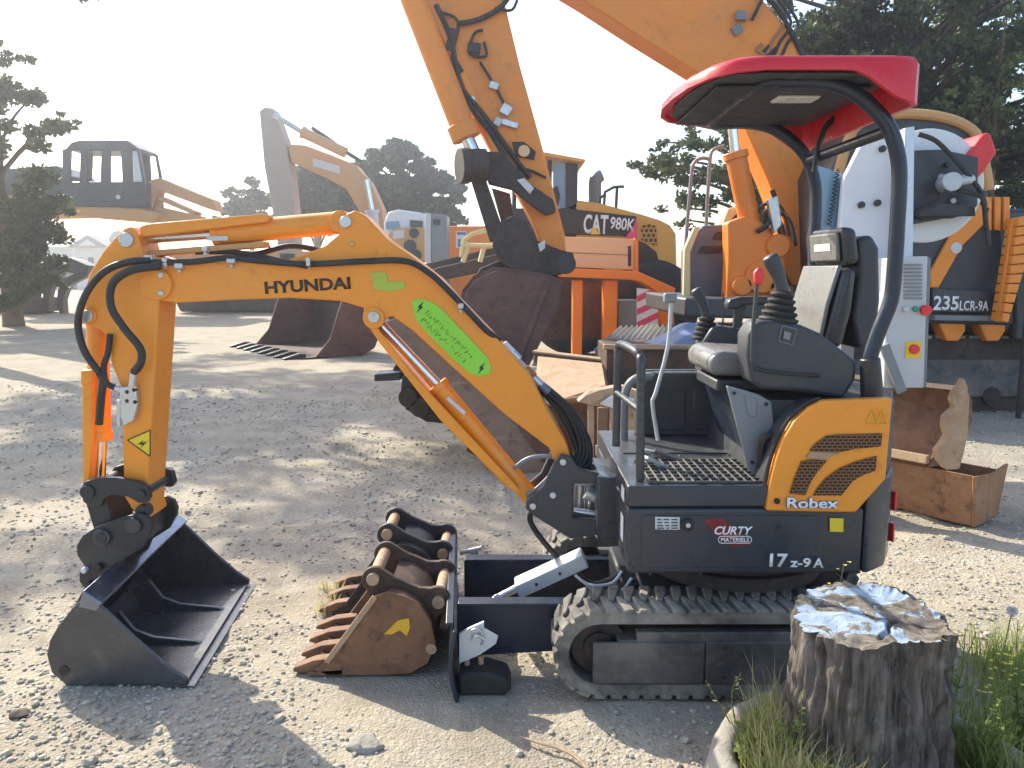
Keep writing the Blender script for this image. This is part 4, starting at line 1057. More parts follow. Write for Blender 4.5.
# stick with hanging linkage and bucket
stx = [(415, -110), (470, -118), (492, -60), (504, 0), (520, 66), (546, 160), (565, 236), (566, 252), (556, 262), (545, 256), (535, 228), (518, 196), (496, 160), (474, 120), (444, 58), (418, 0), (395, -70)]
b = MB(); b.prof(stx, 9.98, 9.98, 10.42); sx_ = b.build('stick', ORANGE2, ex, bevel=.02)
b = MB(); b.prof([(423, -4), (430, -4), (488, 122), (512, 190), (506, 186), (482, 122)], 9.96, 9.94, 9.98); b.build('stick_edge_plate', ORANGE, sx_)
jk = jack(ex, (478, 162), (467, 138), (398, -40), .15, .085, ORANGE2, 9.85, 'bucket_cylinder')
b = MB(); b.cyl(P(461, 124, 9.85), P(467, 139, 9.85), .18); b.build('cylinder_collar', ORANGE2, jk, bevel=.01)
rnd = random.Random(5)
lines = [[(436, 5), (446, 26), (452, 44), (460, 84), (474, 112), (490, 132), (506, 158)], [(440, 12), (458, 22), (452, 56), (456, 78), (466, 100)], [(457, 24), (478, 20), (500, 8), (512, -8)], [(495, 8), (512, 10), (519, -6)], [(484, 42), (486, 56), (470, 54), (474, 34), (483, 30)], [(480, 62), (490, 78), (498, 92), (508, 112)], [(506, 168), (528, 170), (546, 178)], [(462, 90), (478, 108), (496, 132), (516, 160), (530, 178)]]
for k, l in enumerate(lines):
    b = MB(); b.tube([P(x, y, 9.93) for x, y in l], .032 if k in (0, 2, 7) else .018, n=7, smooth=4); b.build('hydraulic_hose', HOSE, sx_)
for k, (x, y, w_, h_) in enumerate(((474, 48, 12, 9), (452, 40, 8, 20), (494, 86, 9, 7), (506, 110, 10, 10), (510, 124, 16, 6), (498, 122, 7, 8), (456, 66, 8, 16), (470, 100, 10, 6))):
    b = MB(); c = P(x, y, 9.95); b.box(c, (w_ * .0125, .08, h_ * .0125), Matrix.Rotation(rnd.uniform(-.6, .6), 3, 'Y')); b.build('valve_block' if k < 5 else 'hose_clamp', (CHAR_D, BROWN_DK, ZINC, ZINC, ZINC, SILVER, BROWN_DK, ZINC)[k], sx_, bevel=.01)
b = MB(); b.prof([(512, 142), (524, 142), (536, 152), (534, 160), (516, 156)], 9.96, 9.93, 9.98); b.build('work_lamp', BROWN_DK, sx_, bevel=.01)
b = MB(); c = P(524, 151, 9.90); b.cyl(c + Vector((0, -.01, 0)), c, .07, n=14); b.build('lamp_lens', PEACH, sx_)
# linkage
c0, c1 = P(463, 166, 9.62), P(492, 164, 10.1)
b = MB(); b.cyl(c0, P(486, 165, 9.7), .19, n=24); b.cyl(P(459, 166, 9.6), P(468, 166, 9.64), .205, n=24); b.build('linkage_pin', BROWN_DK, ex, bevel=.01)
b = MB(); b.prof([(486, 152), (502, 152), (530, 184), (553, 200), (556, 212), (546, 216), (532, 206), (512, 190), (488, 184)], 9.8, 9.74, 9.90); b.build('idler_link', BROWN_DK, ex, bevel=.02)
b = MB(); b.prof([(517, 180), (524, 178), (534, 188), (530, 194)], 9.73, 9.725, 9.74); b.build('pale_sticker', PALE_S, ex)
b = MB(); b.prof([(470, 178), (484, 174), (502, 226), (507, 240), (490, 242)], 9.8, 9.74, 9.84); b.build('tipping_link', BROWN_DK, ex, bevel=.015)
b = MB(); b.prof([(490, 182), (510, 188), (516, 228), (505, 236)], 9.8, 10.45, 10.6); b.build('tipping_link', BROWN_DK, ex, bevel=.015)
b = MB(); b.prof([(500, 222), (512, 216), (526, 222), (536, 240), (560, 250), (573, 253), (575, 266), (566, 273), (556, 276), (520, 274), (500, 262), (492, 246)], 9.75, 9.68, 9.85)
hq = b.build('quick_hitch', BROWN_DK, ex, bevel=.02)
b = MB(); b.prof([(500, 222), (512, 216), (526, 222), (536, 240), (560, 250), (573, 253), (575, 266), (566, 273), (556, 276), (520, 274), (500, 262), (492, 246)], 9.75, 10.5, 10.66); b.build('quick_hitch', BROWN_DK, ex, bevel=.02)
b = MB(); b.prof([(538, 244), (545, 240), (545, 248), (540, 252)], 9.67, 9.665, 9.68); b.build('pale_sticker', PALE_S, hq)
b = MB(); c = P(566, 264, 9.66); b.cyl(c, c + Vector((0, 1.0, 0)), .12, n=20); b.build('hitch_pin', CHAR_D, hq)
b = MB(); b.prof([(468, 288), (480, 268), (505, 258), (548, 264), (560, 278), (548, 290), (490, 288)], 9.8, 9.86, 10.5); b.build('bucket_ear', BROWN_DK, ex, bevel=.02)
bkx = [(463, 306), (466, 292), (476, 279), (494, 271), (515, 273), (550, 279), (562, 285), (559, 305), (536, 352), (512, 401), (498, 404), (478, 385), (466, 345)]
b = MB(); b.prof(bkx, 9.5, 9.5, 9.56); bb = b.build('bucket', MAROON, ex, bevel=.012)
b = MB(); b.prof(bkx, 9.5, 10.84, 10.9); b.build('side_plate', MAROON, bb, bevel=.012)
sh = [P(x, y, 9.5) for x, y in bkx]
b = MB(); b.band([(p.x, p.z) for p in (sh[6], sh[5], sh[4], sh[3], sh[2], sh[1], sh[0], sh[12], sh[11], sh[10], sh[9])], 9.56, 10.84, .05, side=-1); b.build('bucket_shell', MAROON, bb, smooth=50)
b = MB(); b.prof([(547, 279), (552, 280), (511, 385), (500, 402), (496, 400)], 9.49, 9.475, 9.5); b.build('wear_strip', MAROON, bb, bevel=.006)
# ribbed orange column at the right edge
lad = thing('orange_step_ladder', 'ribbed orange metal steps at the right edge beside the large excavator cab', 'steps', P(1010, 322, 8.6))
n = 11
b = MB()
for i in range(n):
    t0, t1 = i / n, (i + .9) / n
    def e(t): return (1018 + (1001 - 1018) * t, 218 + (322 - 218) * t), (1040 + (1007 - 1040) * t, 214 + (324 - 214) * t)
    (a, c), (d, f) = e(t0), e(t1)
    b.prof([a, c, f, d], 8.6, 8.58, 8.80)
b.prof([(1016, 218), (1038, 216), (1005, 323), (1001, 322)], 8.6, 8.66, 8.72)
b.build('steps', ORANGE2, lad, bevel=.01)
b = MB(); b.cyl(P(1036, 220, 8.7), Vector((P(1036, 220, 8.7).x, 8.7, 0)), .03)
b.build('support_tube', BROWN_DK, lad)
dk = thing('dark_machine', 'dark steel machine housing at the right edge below the ribbed orange steps', 'machine', P(1030, 420, 8.3))
b = MB(); b.prof([(1013, 262), (1080, 250), (1080, 345), (1013, 340)], 8.95, 8.92, 9.05); b.build('housing', PLAST, dk, bevel=.03)
q = P(1062, 340, 8.98); b = MB(); b.box((q.x, 8.99, q.z / 2), (.12, .12, q.z)); b.build('leg', PLAST, dk)

# ================================================================== WHEEL LOADER
ld = thing('wheel_loader', 'yellow wheel loader with dark cab and wide toothed bucket lowered to the ground', 'wheel loader', (1.0, 16.5, 0))
YL = 15.6
hood = [(566, 206), (577, 200), (600, 203), (622, 209), (641, 214), (660, 220), (670, 225), (676, 234), (677, 284), (671, 292), (660, 284), (640, 280), (566, 276)]
b = MB(); b.prof(hood, YL, YL, YL + 2.2, skew=.2); hd = b.build('engine_hood', YELLOW, ld, bevel=.05)
b = MB(); b.prof([(641, 226), (648, 224), (656, 226), (657, 246), (650, 244), (641, 240)], YL, YL - .02, YL + .01); b.build('hood_grille', GRILLE_CAT, hd)
b = MB(); b.prof([(637, 240), (646, 244), (656, 252), (660, 268), (660, 279), (637, 274)], YL, YL - .03, YL + .01); b.build('wheel_opening', BLACK_S, hd)
sg = [(561, 208), (636, 216.5), (634, 224), (625.5, 236.5), (561, 234)]
b = MB(); b.prof(sg, YL, YL - .04, YL); sn = b.build('black_side_band', BLACK_S, ld)
b = MB(); b.prof([(636, 217), (637, 242), (632, 242), (625.5, 237), (634, 225)], YL, YL - .05, YL - .002); b.build('pink_stripe', PINK_S, ld)
textpx('CAT', (583, 233.5), (607.5, 234.5), 19.5, YL - .04, WHITE_S, sn, 'lettering', bold=.028, lift=.01)
decal([(590.5, 234.2), (594.3, 225.5), (599, 234.6)], YL - .05, YEL_S, sn, 'yellow_triangle', lift=.014)
textpx('980K', (609.5, 229.0), (634, 231.5), 12.5, YL - .04, WHITE_S, sn, 'lettering', bold=.02, lift=.01)
# cab
CABBL = mat('deep_blue_cab_paint', (.012, .022, .05), .35, dust=0, bump=0)
b = MB(); b.prof([(505, 160), (545, 153), (586, 160.5), (583, 164), (545, 158), (505, 164)], YL, YL - .15, YL + 1.9); cbl = b.build('cab_roof', YELLOW, ld, bevel=.03)
for l in ([(566, 163), (578, 164), (577, 240), (566, 240)], [(548, 160), (552, 160), (552, 240), (548, 240)], [(512, 162), (517, 162), (516, 240), (512, 240)]):
    for y in (YL, YL + 1.6):
        b = MB(); b.prof(l, YL, y, y + .12); b.build('cab_pillar', CABBL, ld, bevel=.02)
b = MB(); b.prof([(512, 208), (568, 208), (568, 276), (512, 276)], YL, YL + .02, YL + 1.7); b.build('cab_body', CABBL, ld, bevel=.03)
b = MB(); b.prof([(553, 162), (565, 163), (565, 208), (553, 208)], YL + .05, YL + .05, YL + .07); b.build('cab_window', GLASS_B, ld)
b = MB(); b.prof([(552, 190), (557, 186), (560, 196), (558, 206), (553, 204)], YL, YL - .12, YL - .06); b.build('wing_mirror', BLACK_S, ld, bevel=.02)
b = MB(); b.tube([P(x, y, YL + .8) for x, y in ((595, 204), (595, 184), (597, 178), (602, 175))], [.13, .13, .13, .12], n=14, smooth=3); b.build('exhaust_stack', GREYP, ld)
for l in ([(604, 205), (605, 192), (614, 187), (624, 186.5)], [(616, 208), (617, 188)], [(599, 206), (600, 198), (606, 194)]):
    b = MB(); b.tube([P(x, y, YL + .2) for x, y in l], .03, n=6); b.build('hand_rail', CHAR_D, ld)
for px in (575, 652):
    b = MB(); c = P(px, 310, YL - .1); c.z = .92
    b.cyl(c + Vector((0, -.1, 0)), c + Vector((0, .6, 0)), .92, n=40); wl = b.build('wheel', RUBBER, ld, bevel=.12, seg=3)
    b = MB(); b.cyl(c + Vector((0, -.12, 0)), c + Vector((0, .0, 0)), .42, n=30); b.build('rim', MAROON_D, wl, bevel=.03)
# lift arms and bucket
for l in ([(425, 275), (436, 268), (520, 249), (548, 246), (548, 262), (520, 264), (440, 281)],):
    b = MB(); b.prof(l, 14.9, 14.8, 15.1); b.build('lift_arm', BROWN_DK, ld, bevel=.03)
b = MB(); b.prof([(384, 290), (402, 272), (425, 264), (500, 246), (548, 240), (548, 248), (500, 258), (430, 276)], 16.6, 16.5, 16.8); b.build('lift_arm', BROWN_DK, ld, bevel=.03)
# pale guard rail in front of the arms
for l in ([(461, 257), (464, 240), (472, 234), (490, 229)], [(461, 245), (500, 246)], [(468, 247), (463, 262)], [(484, 247), (480, 262)], [(497, 246), (502, 236), (512, 232)]):
    b = MB(); b.tube([P(x, y, 14.6) for x, y in l], .045, n=7); b.build('guard_rail', CREAM, ld)
A, Bf = G(303, 359.5), G(244, 346)
lip = Bf - A
fw = Vector((lip.y, -lip.x, 0)).normalized()
if fw.x > 0: fw = -fw
bk_ = -fw
def bp(u, s, z): return A + lip * u + bk_ * s + Vector((0, 0, z))
sidep = [(0, .02), (.25, .03), (.55, .35), (.75, .9), (.85, 1.15), (1.35, 1.2), (1.6, .95), (1.62, .5), (1.45, .12), (1.2, .0)]
for u in (0, .985):
    b = MB(); b.prism([bp(u, s, z) for s, z in sidep], lip * .015); 
    if u == 0: lb = b.build('bucket', MAROON, ld, bevel=.015)
    else: b.build('side_plate', MAROON, lb, bevel=.015)
prof_ = [(0, .02), (.6, .02), (1.2, .03), (1.45, .14), (1.6, .5), (1.58, .95), (1.35, 1.18)]
out_ = [(s + (.05 if s > 1.2 else 0), z - (.04 if s < 1.3 else 0)) for s, z in prof_]
b = MB(); b.prism([bp(.015, s, z) for s, z in prof_ + out_[::-1]], lip * .97); b.build('bucket_shell', RUST_DK, lb, smooth=40)
for i in range(8):
    u = .03 + i * .133
    b = MB(); b.prism([bp(u, s, z) for s, z in ((.1, .0), (.1, .09), (-.02, .10), (-.32, .025), (-.32, .0))], lip * .04); b.build('tooth', CHAR_D, lb, bevel=.008)

# orange machine chassis in front of the loader
oc_ = thing('orange_chassis', 'bright orange steel chassis with pale panel and two legs before the wheel loader', 'machine chassis', P(600, 340, 13.2) * Vector((1, 1, 0)) if False else Vector((1.6, 13.4, 0)))
b = MB(); b.prof([(548, 236), (634, 239), (634, 270), (548, 266)], 13.0, 13.0, 13.06); pn = b.build('side_panel', PEACH, oc_, bevel=.01)
b = MB(); b.prof([(566, 252), (632, 254.5), (632, 255.5), (566, 253)], 12.995, 12.99, 13.0); b.build('panel_seam', RUST_TAN, pn)
b = MB(); b.prof([(628, 246), (631, 246), (631, 266), (628, 266)], 12.995, 12.985, 13.0); b.build('panel_latch', BROWN_DK, pn)
b = MB(); b.prof([(634, 238), (638, 240), (638, 274), (634, 272)], 13.0, 12.95, 13.1); b.build('panel_edge', ORANGE_HOT, oc_, bevel=.01)
b = MB(); b.prof([(545, 267), (636, 271), (674, 288), (670, 300), (640, 282), (632, 280), (545, 276)], 13.0, 12.85, 13.4); b.build('main_beam', ORANGE_HOT, oc_, bevel=.02)
for xa_, xb_, yb_ in ((573, 583, 338), (604, 618, 335)):
    q0, q1 = P(xa_, 280, 13.0), P(xb_, 280, 13.0)
    b = MB(); b.prism([Vector((q0.x, 13.0, 0)), Vector((q1.x, 13.0, 0)), Vector((q1.x, 13.0, q1.z)), Vector((q0.x, 13.0, q0.z))], (0, .3, 0)); b.build('leg', ORANGE_HOT, oc_, bevel=.02)
b = MB(); b.prof([(580, 283), (606, 284), (606, 338), (580, 338)], 13.6, 13.6, 13.66); b.build('recessed_plate', MAROON, oc_)
b = MB(); b.prof([(540, 274), (634, 280), (668, 298), (668, 340), (540, 340)], 13.75, 13.75, 14.1); b.build('machine_body', BROWN_DK, oc_, bevel=.03)
b = MB(); b.prof([(660, 290), (672, 296), (674, 326), (660, 326)], 13.0, 12.95, 13.2); b.build('rear_plate', ORANGE_HOT, oc_, bevel=.02)
b = MB(); b.prof([(637, 288), (658, 290), (658, 330), (637, 330)], 12.9, 12.9, 12.94); wp = b.build('warning_panel', WHITE, oc_)
for i in range(3):
    y = 296 + i * 13; b = MB(); b.prof([(637, y), (658, y - 10), (658, y - 4), (637, y + 6)], 12.9, 12.888, 12.898); b.build('red_stripe', PINK_S, wp)
b = MB(); b.prof([(618, 300), (640, 300), (640, 336), (618, 336)], 13.2, 13.2, 13.8); b.build('equipment_box', GREYP, oc_, bevel=.02)

# ================================================================== far excavator with raised arm, left of centre
fx = thing('distant_excavator', 'far orange excavator coloured pale as in glare, folded boom and grey arm against the sky', 'excavator', (-7.5, 32, 0))
YX = 31.5
b = MB(); b.prof([(259, 111), (264, 107), (273, 108), (284, 138), (289, 161), (296, 222), (296, 262), (282, 280), (274, 220), (264, 166)], YX, YX, YX + 1.0); b.build('stick', ORANGE_FADE if False else mat('glare_grey_orange_paint', (.42, .36, .30), .7, dust=.3, scale=.6, bump=0), fx, bevel=.05)  # glare over the far arm is mixed into its greyish colour
b = MB(); b.prof([(288, 144), (305, 145), (332, 155), (356, 165), (370, 182), (382, 208), (388, 250), (390, 285), (372, 285), (366, 240), (360, 212), (346, 189), (321, 175), (291, 162)], YX, YX, YX + 1.1); fb = b.build('boom', ORANGE_FADE, fx, bevel=.05)
decal([(313, 158), (340, 166), (340, 174), (313, 166)], YX, PALE_S, fb, 'pale_sticker', lift=.02)
jack(fx, (274, 115), (302, 132), (346, 153), .20, .10, ORANGE_FADE, YX - .3, 'arm_cylinder')
jack(fx, (366, 180), (372, 210), (378, 270), .22, .10, SILVER, YX - .3, 'boom_cylinder')
b = MB(); b.tube([P(x, y, YX - .2) for x, y in ((312, 128), (330, 140), (346, 152), (362, 162))], .08, n=6, smooth=3); b.build('hydraulic_hose', HOSE, fx)
b = MB(); b.prof([(175, 250), (330, 252), (400, 262), (400, 292), (175, 292)], 32.5, 31.5, 34.5); b.build('upper_body', ORANGE_FADE, fx, bevel=.1)
for y in (31.4, 34.2):
    b = MB(); b.prof([(172, 296), (180, 292), (392, 292), (402, 300), (394, 311), (180, 312)], y, y, y + .7); b.build('crawler_track', BROWN_DK, fx, bevel=.08)

# ================================================================== material handler on the far left
mh = thing('material_handler', 'material handler with dark cab and tan boom raised on a column, far left', 'material handler', (-14, 30, 0))
YM = 30.0
b = MB(); b.prof([(-20, 196), (60, 194), (70, 205), (140, 208), (160, 214), (150, 222), (60, 214), (-20, 216)], YM, YM, YM + 2.6); b.build('deck', ORANGE_FADE, mh, bevel=.06)
b = MB(); b.prof([(8, 205), (28, 205), (30, 300), (6, 300)], YM + .8, YM + .6, YM + 1.6)
b.prof([(0, 298), (36, 298), (44, 312), (-10, 312)], YM + .8, YM, YM + 2.4); b.build('column', BROWN_DK, mh, bevel=.05)
b = MB(); b.prof([(-30, 168), (52, 164), (66, 176), (66, 200), (-30, 200)], YM, YM + .3, YM + 2.4); b.build('engine_cover', NAVY, mh, bevel=.08)
cq = [(66, 206), (66, 158), (70, 146), (80, 141), (128, 141), (140, 150), (146, 184), (146, 206)]
b = MB(); b.prof([(64, 182), (146, 182), (147, 207), (64, 207)], YM, YM - .1, YM + 1.5); c_ = b.build('cab', NAVY, mh, bevel=.04)
b = MB(); b.prof([(66, 150), (72, 143), (80, 140.5), (128, 140.5), (140, 149), (138, 151), (72, 151)], YM, YM - .1, YM + 1.5); b.build('cab_roof', NAVY, c_, bevel=.04)
for l in ([(64, 150), (72, 148), (71, 184), (64, 184)], [(82, 148), (88, 148), (88, 184), (81, 184)], [(104, 148), (111, 148), (111, 184), (104, 184)], [(122, 148), (132, 148), (134, 184), (124, 184)], [(138, 149), (140, 149), (147, 184), (144, 184)]):
    for y in (YM - .1, YM + 1.38):
        b = MB(); b.prof(l, YM, y, y + .12); b.build('cab_pillar', NAVY, c_)
b = MB(); b.prof([(132, 150), (138, 150), (145, 184), (134, 184)], YM - .05, YM - .02, YM); b.build('windscreen', GLASS_L, c_)
c = P(118, 197, YM - .12); b = MB(); b.cyl(c, c + Vector((0, .02, 0)), .08, n=12); b.build('round_sticker', PALE_S, c_)
for l in ([(140, 190), (152, 180), (160, 178), (214, 200), (218, 212), (206, 208), (158, 190), (150, 222), (138, 214)], [(156, 206), (200, 216), (200, 224), (150, 224)], [(160, 196), (196, 212), (194, 215), (158, 200)]):
    b = MB(); b.prof(l, YM + .5, YM + .4, YM + 1.2); b.build('boom', ORANGE_FADE, mh, bevel=.04)
# hanging grab
gp = thing('steel_grab', 'black steel grab with curved tines standing on the ground beside the far left pine', 'grab', G(62, 313))
Yg = 31.0
b = MB(); b.prof([(22, 262), (44, 256), (70, 258), (88, 266), (86, 276), (66, 272), (44, 276), (24, 272)], Yg, Yg, Yg + .9); b.build('grab_body', CHAR_D, gp, bevel=.05)
for l in ([(52, 270), (44, 282), (41, 296), (44, 312), (47, 313), (47, 297), (50, 285), (60, 274)], [(84, 268), (66, 277), (56, 290), (55, 304), (58, 314), (62, 314), (61, 300), (66, 286), (86, 276)]):
    b = MB(); b.prof(l, Yg, Yg + .1, Yg + .5); b.build('tine', CHAR_D, gp, bevel=.03)

# ================================================================== parked vehicles and containers behind the boom
tr = thing('white_cab_truck', 'small truck with white cab and faded orange body parked behind the mini excavator boom', 'truck', (-3.6, 26, 0))
b = MB(); b.prof([(384, 222), (388, 212), (398, 209.5), (424, 213), (428, 236), (384, 236)], 26.2, 26.2, 28); k_ = b.build('cab', WHITE, tr, bevel=.06)
b = MB(); b.prof([(386, 222), (399, 221), (400, 229), (386, 229)], 26.18, 26.16, 26.2); b.build('window', GLASS_B, k_)
b = MB(); b.prof([(410, 220), (423, 221), (423, 229), (410, 229)], 26.18, 26.16, 26.2); b.build('window', GLASS_D, k_)
b = MB(); b.prof([(388, 233), (396, 228), (424, 227), (426, 262), (388, 262)], 26.0, 26.0, 28); bd = b.build('body', ORANGE_FADE, tr, bevel=.05)
for px, py, r_ in ((414, 233, .16), (410, 246, .2), (416, 255, .18)):
    b = MB(); c = P(px, py, 25.95); b.cyl(c, c + Vector((0, .06, 0)), r_, n=14); b.build('fitting', CHAR_D, bd)
b = MB(); b.prof([(393, 231), (404, 230), (404, 238), (393, 239)], 25.98, 25.97, 26.0); b.build('pale_sticker', PALE_S, bd)
for px in (395, 418):
    c = P(px, 280, 26.1); c.z = .5; b = MB(); b.cyl(c, c + Vector((0, .3, 0)), .5, n=24); b.build('wheel', RUBBER, tr, bevel=.05)
cn_ = thing('grey_steel_cabinet', 'tall grey steel cabinet standing right of the white cab truck', 'cabinet', (-2.5, 24, 0))
b = MB(); b.prof([(426, 214), (447, 215), (447, 262), (430, 264), (426, 262)], 24.0, 24.0, 25.0); b.build('cabinet_body', GREYP, cn_, bevel=.04)
b = MB(); b.prof([(425, 213), (431, 213.5), (431, 264), (425, 262)], 23.98, 23.94, 24.0); b.build('cabinet_edge', SILVER, cn_, bevel=.02)
b = MB(); b.prof([(433, 219), (440, 219.5), (440, 225), (433, 225)], 23.98, 23.97, 24.0); b.build('cabinet_vent', CHAR_D, cn_)
q0, q1 = P(427, 262, 24.2), P(447, 262, 24.2)
b = MB(); b.prism([Vector((q0.x, 24.1, 0)), Vector((q1.x, 24.1, 0)), Vector((q1.x, 24.1, q1.z)), Vector((q0.x, 24.1, q0.z))], (0, .8, 0)); b.build('cabinet_plinth', BROWN_DK, cn_)
oc2 = thing('orange_container', 'orange container with a white and blue notice right of the grey steel cabinet', 'container', (-1.6, 26, 0))
q0, q1 = P(446, 226, 26), P(496, 226, 26)
b = MB(); b.prism([Vector((q0.x, 26, .1)), Vector((q1.x, 26, .1)), Vector((q1.x, 26, q1.z)), Vector((q0.x, 26, q0.z))], (0, 2.2, 0)); ob_ = b.build('container_body', ORANGE_HOT, oc2, bevel=.04)
decal([(456, 231), (467, 231.5), (467, 249), (456, 248)], 26, WHITE, ob_, 'notice', lift=.02)
decal([(457, 232), (466, 232.4), (466, 235), (457, 234.8)], 26, TARP, ob_, 'notice_stripe', lift=.035)
decal([(458, 239), (460.5, 239), (460.5, 247), (458, 247)], 26, TARP, ob_, 'notice_mark', lift=.035)
decal([(462, 239), (465, 239), (465, 247), (462, 247)], 26, TARP, ob_, 'notice_mark', lift=.035)

# ================================================================== white mixing plant behind the seat
mp = thing('mixing_plant', 'white and grey mixing plant with round drum and control cabinet behind the canopy post', 'mixing plant', (2.4, 5.3, 0))
YW = 5.3
b = MB(); b.prof([(868, 138), (893, 136), (899, 262), (840, 266), (844, 224), (848, 178)], YW, YW + .06, YW + .12); pw = b.build('side_panel', WHITE, mp, bevel=.006)
for px, py in ((861, 205), (877, 203), (882, 149)):
    b = MB(); c = P(px, py, YW + .055); b.cyl(c + Vector((0, -.02, 0)), c + Vector((0, .01, 0)), .022, n=8); b.build('bolt', CHAR_D, pw)
b = MB(); b.prof([(811, 165), (850, 178), (847, 236), (810, 240)], YW + .2, YW + .15, YW + .19); b.build('blue_screen', GLASS_B, mp, bevel=.004)
b = MB(); sp_ = []
for i in range(150):
    t = i / 149; a = t * 2 * math.pi * 15
    c = P(838 - 9 * t, 168 + 58 * t, YW + .12); sp_.append(c + Vector((math.cos(a) * .012, math.sin(a) * .012, 0)))
b.tube(sp_, .004, n=5); b.build('coiled_cable', HOSE, mp)
b = MB(); b.prof([(905, 128), (915, 126), (913, 262), (910, 376), (900, 376), (903, 262)], YW - .1, YW - .1, YW - .02); b.build('upright_post', SILVER_B, mp, bevel=.006)
b = MB(); c = P(927, 186, YW + .15); b.cyl(c, c + Vector((.02, .35, 0)), .372, .35, n=48); dr = b.build('drum', WHITE, mp, bevel=.012)
b = MB(); b.prof([(915, 149), (948, 148), (984, 156), (983, 205), (972, 214), (916, 224)], YW, YW + .06, YW + .12); pl = b.build('drum_plate', PLAST, mp, bevel=.006)
b = MB(); b.prof([(918, 214), (940, 202), (975, 206), (976, 216), (968, 216), (918, 217)], YW, YW - .0, YW + .055); b.build('drum_flap', CHAR_D, mp, bevel=.006)
b = MB(); b.prof([(918, 217), (968, 214), (955, 218), (922, 219)], YW, YW + .03, YW + .06); b.build('drum_gasket', BLACK_S, mp)
c = P(950, 183, YW); b = MB(); b.cyl(c + Vector((-.03, -.09, 0)), c + Vector((0, .08, 0)), .06, n=20); b.cyl(c + Vector((.0, -.06, 0)), c + Vector((.12, -.05, .02)), .028, n=14); b.build('motor', SILVER, pl, bevel=.006)
for px, py in ((940, 177), (962, 178), (952, 201), (947, 165)):
    b = MB(); c = P(px, py, YW + .05); b.cyl(c + Vector((0, -.02, 0)), c, .018, n=8); b.build('bolt', SILVER if px != 947 else BLACK_S, pl)
for k, l in enumerate(([(918, 134), (936, 141), (955, 160), (974, 182), (983, 198), (986, 225), (989, 245)], [(948, 190), (935, 204), (915, 212)], [(958, 190), (980, 196), (985, 205)])):
    b = MB(); b.tube([P(x, y, YW - .06) for x, y in l], .016, n=8, smooth=5); b.build('cable', HOSE, mp)
b = MB(); b.prof([(964, 160), (984, 133), (991, 132), (998, 152), (986, 170), (972, 186), (968, 172)], YW + .1, YW + .1, YW + .35); b.build('red_funnel', REDP, mp, bevel=.02)
b = MB(); b.prof([(850, 178), (864, 161), (862, 178), (848, 181)], YW + .1, YW + .1, YW + .14); b.build('red_tag', REDP, mp)
b = MB(); b.prof([(889, 258), (928, 256), (924, 388), (884, 388)], 5.0, 5.0, 5.28); kb = b.build('control_cabinet', CABW, mp, bevel=.008)
b = MB(); b.prof([(928, 256), (933, 258), (928, 388), (924, 388)], 5.0, 5.02, 5.27); b.build('cabinet_edge', GREYP, kb, bevel=.004)
for i in range(10):
    y = 264 + i * 3.7; b = MB(); b.prof([(904, y), (922, y), (921.8, y + 1.7), (903.8, y + 1.7)], 4.996, 4.990, 5.0); b.build('vent_slot', GREYP, kb)
def knob(px, py, r_, m_, nm, par, d=.02):
    b = MB(); c = P(px, py, 5.0); b.cyl(c + Vector((0, -d, 0)), c, r_, n=18); return b.build(nm, m_, par, bevel=.003)
knob(924.5, 310, .032, REDP, 'emergency_stop', kb, .035); knob(915, 309, .018, flat_mat('green_button_plastic', (.03, .30, .14), .4), 'green_button', kb); knob(905, 309, .018, SILVER, 'key_switch', kb)
b = MB(); b.prof([(906, 342), (921, 341), (920, 358), (905, 358)], 4.998, 4.992, 5.0); ms = b.build('main_switch_plate', YEL_S, kb)
knob(913, 349, .030, REDP, 'main_switch', kb, .03)
b = MB(); b.bar(P(884, 345, 4.96), P(902, 392, 4.96), .03, .06); b.build('brace', GREYP, mp, bevel=.005)
for px in (872, 887):
    q = P(px, 386, 5.14); b = MB(); b.box((q.x, 5.14, q.z / 2), (.06, .06, q.z)); b.build('leg', GREYP, mp, bevel=.005)
b = MB(); q = P(850, 262, 5.4); b.box((q.x, 5.4, q.z / 2), (.09, .09, q.z)); b.build('leg', GREYP, mp, bevel=.005)
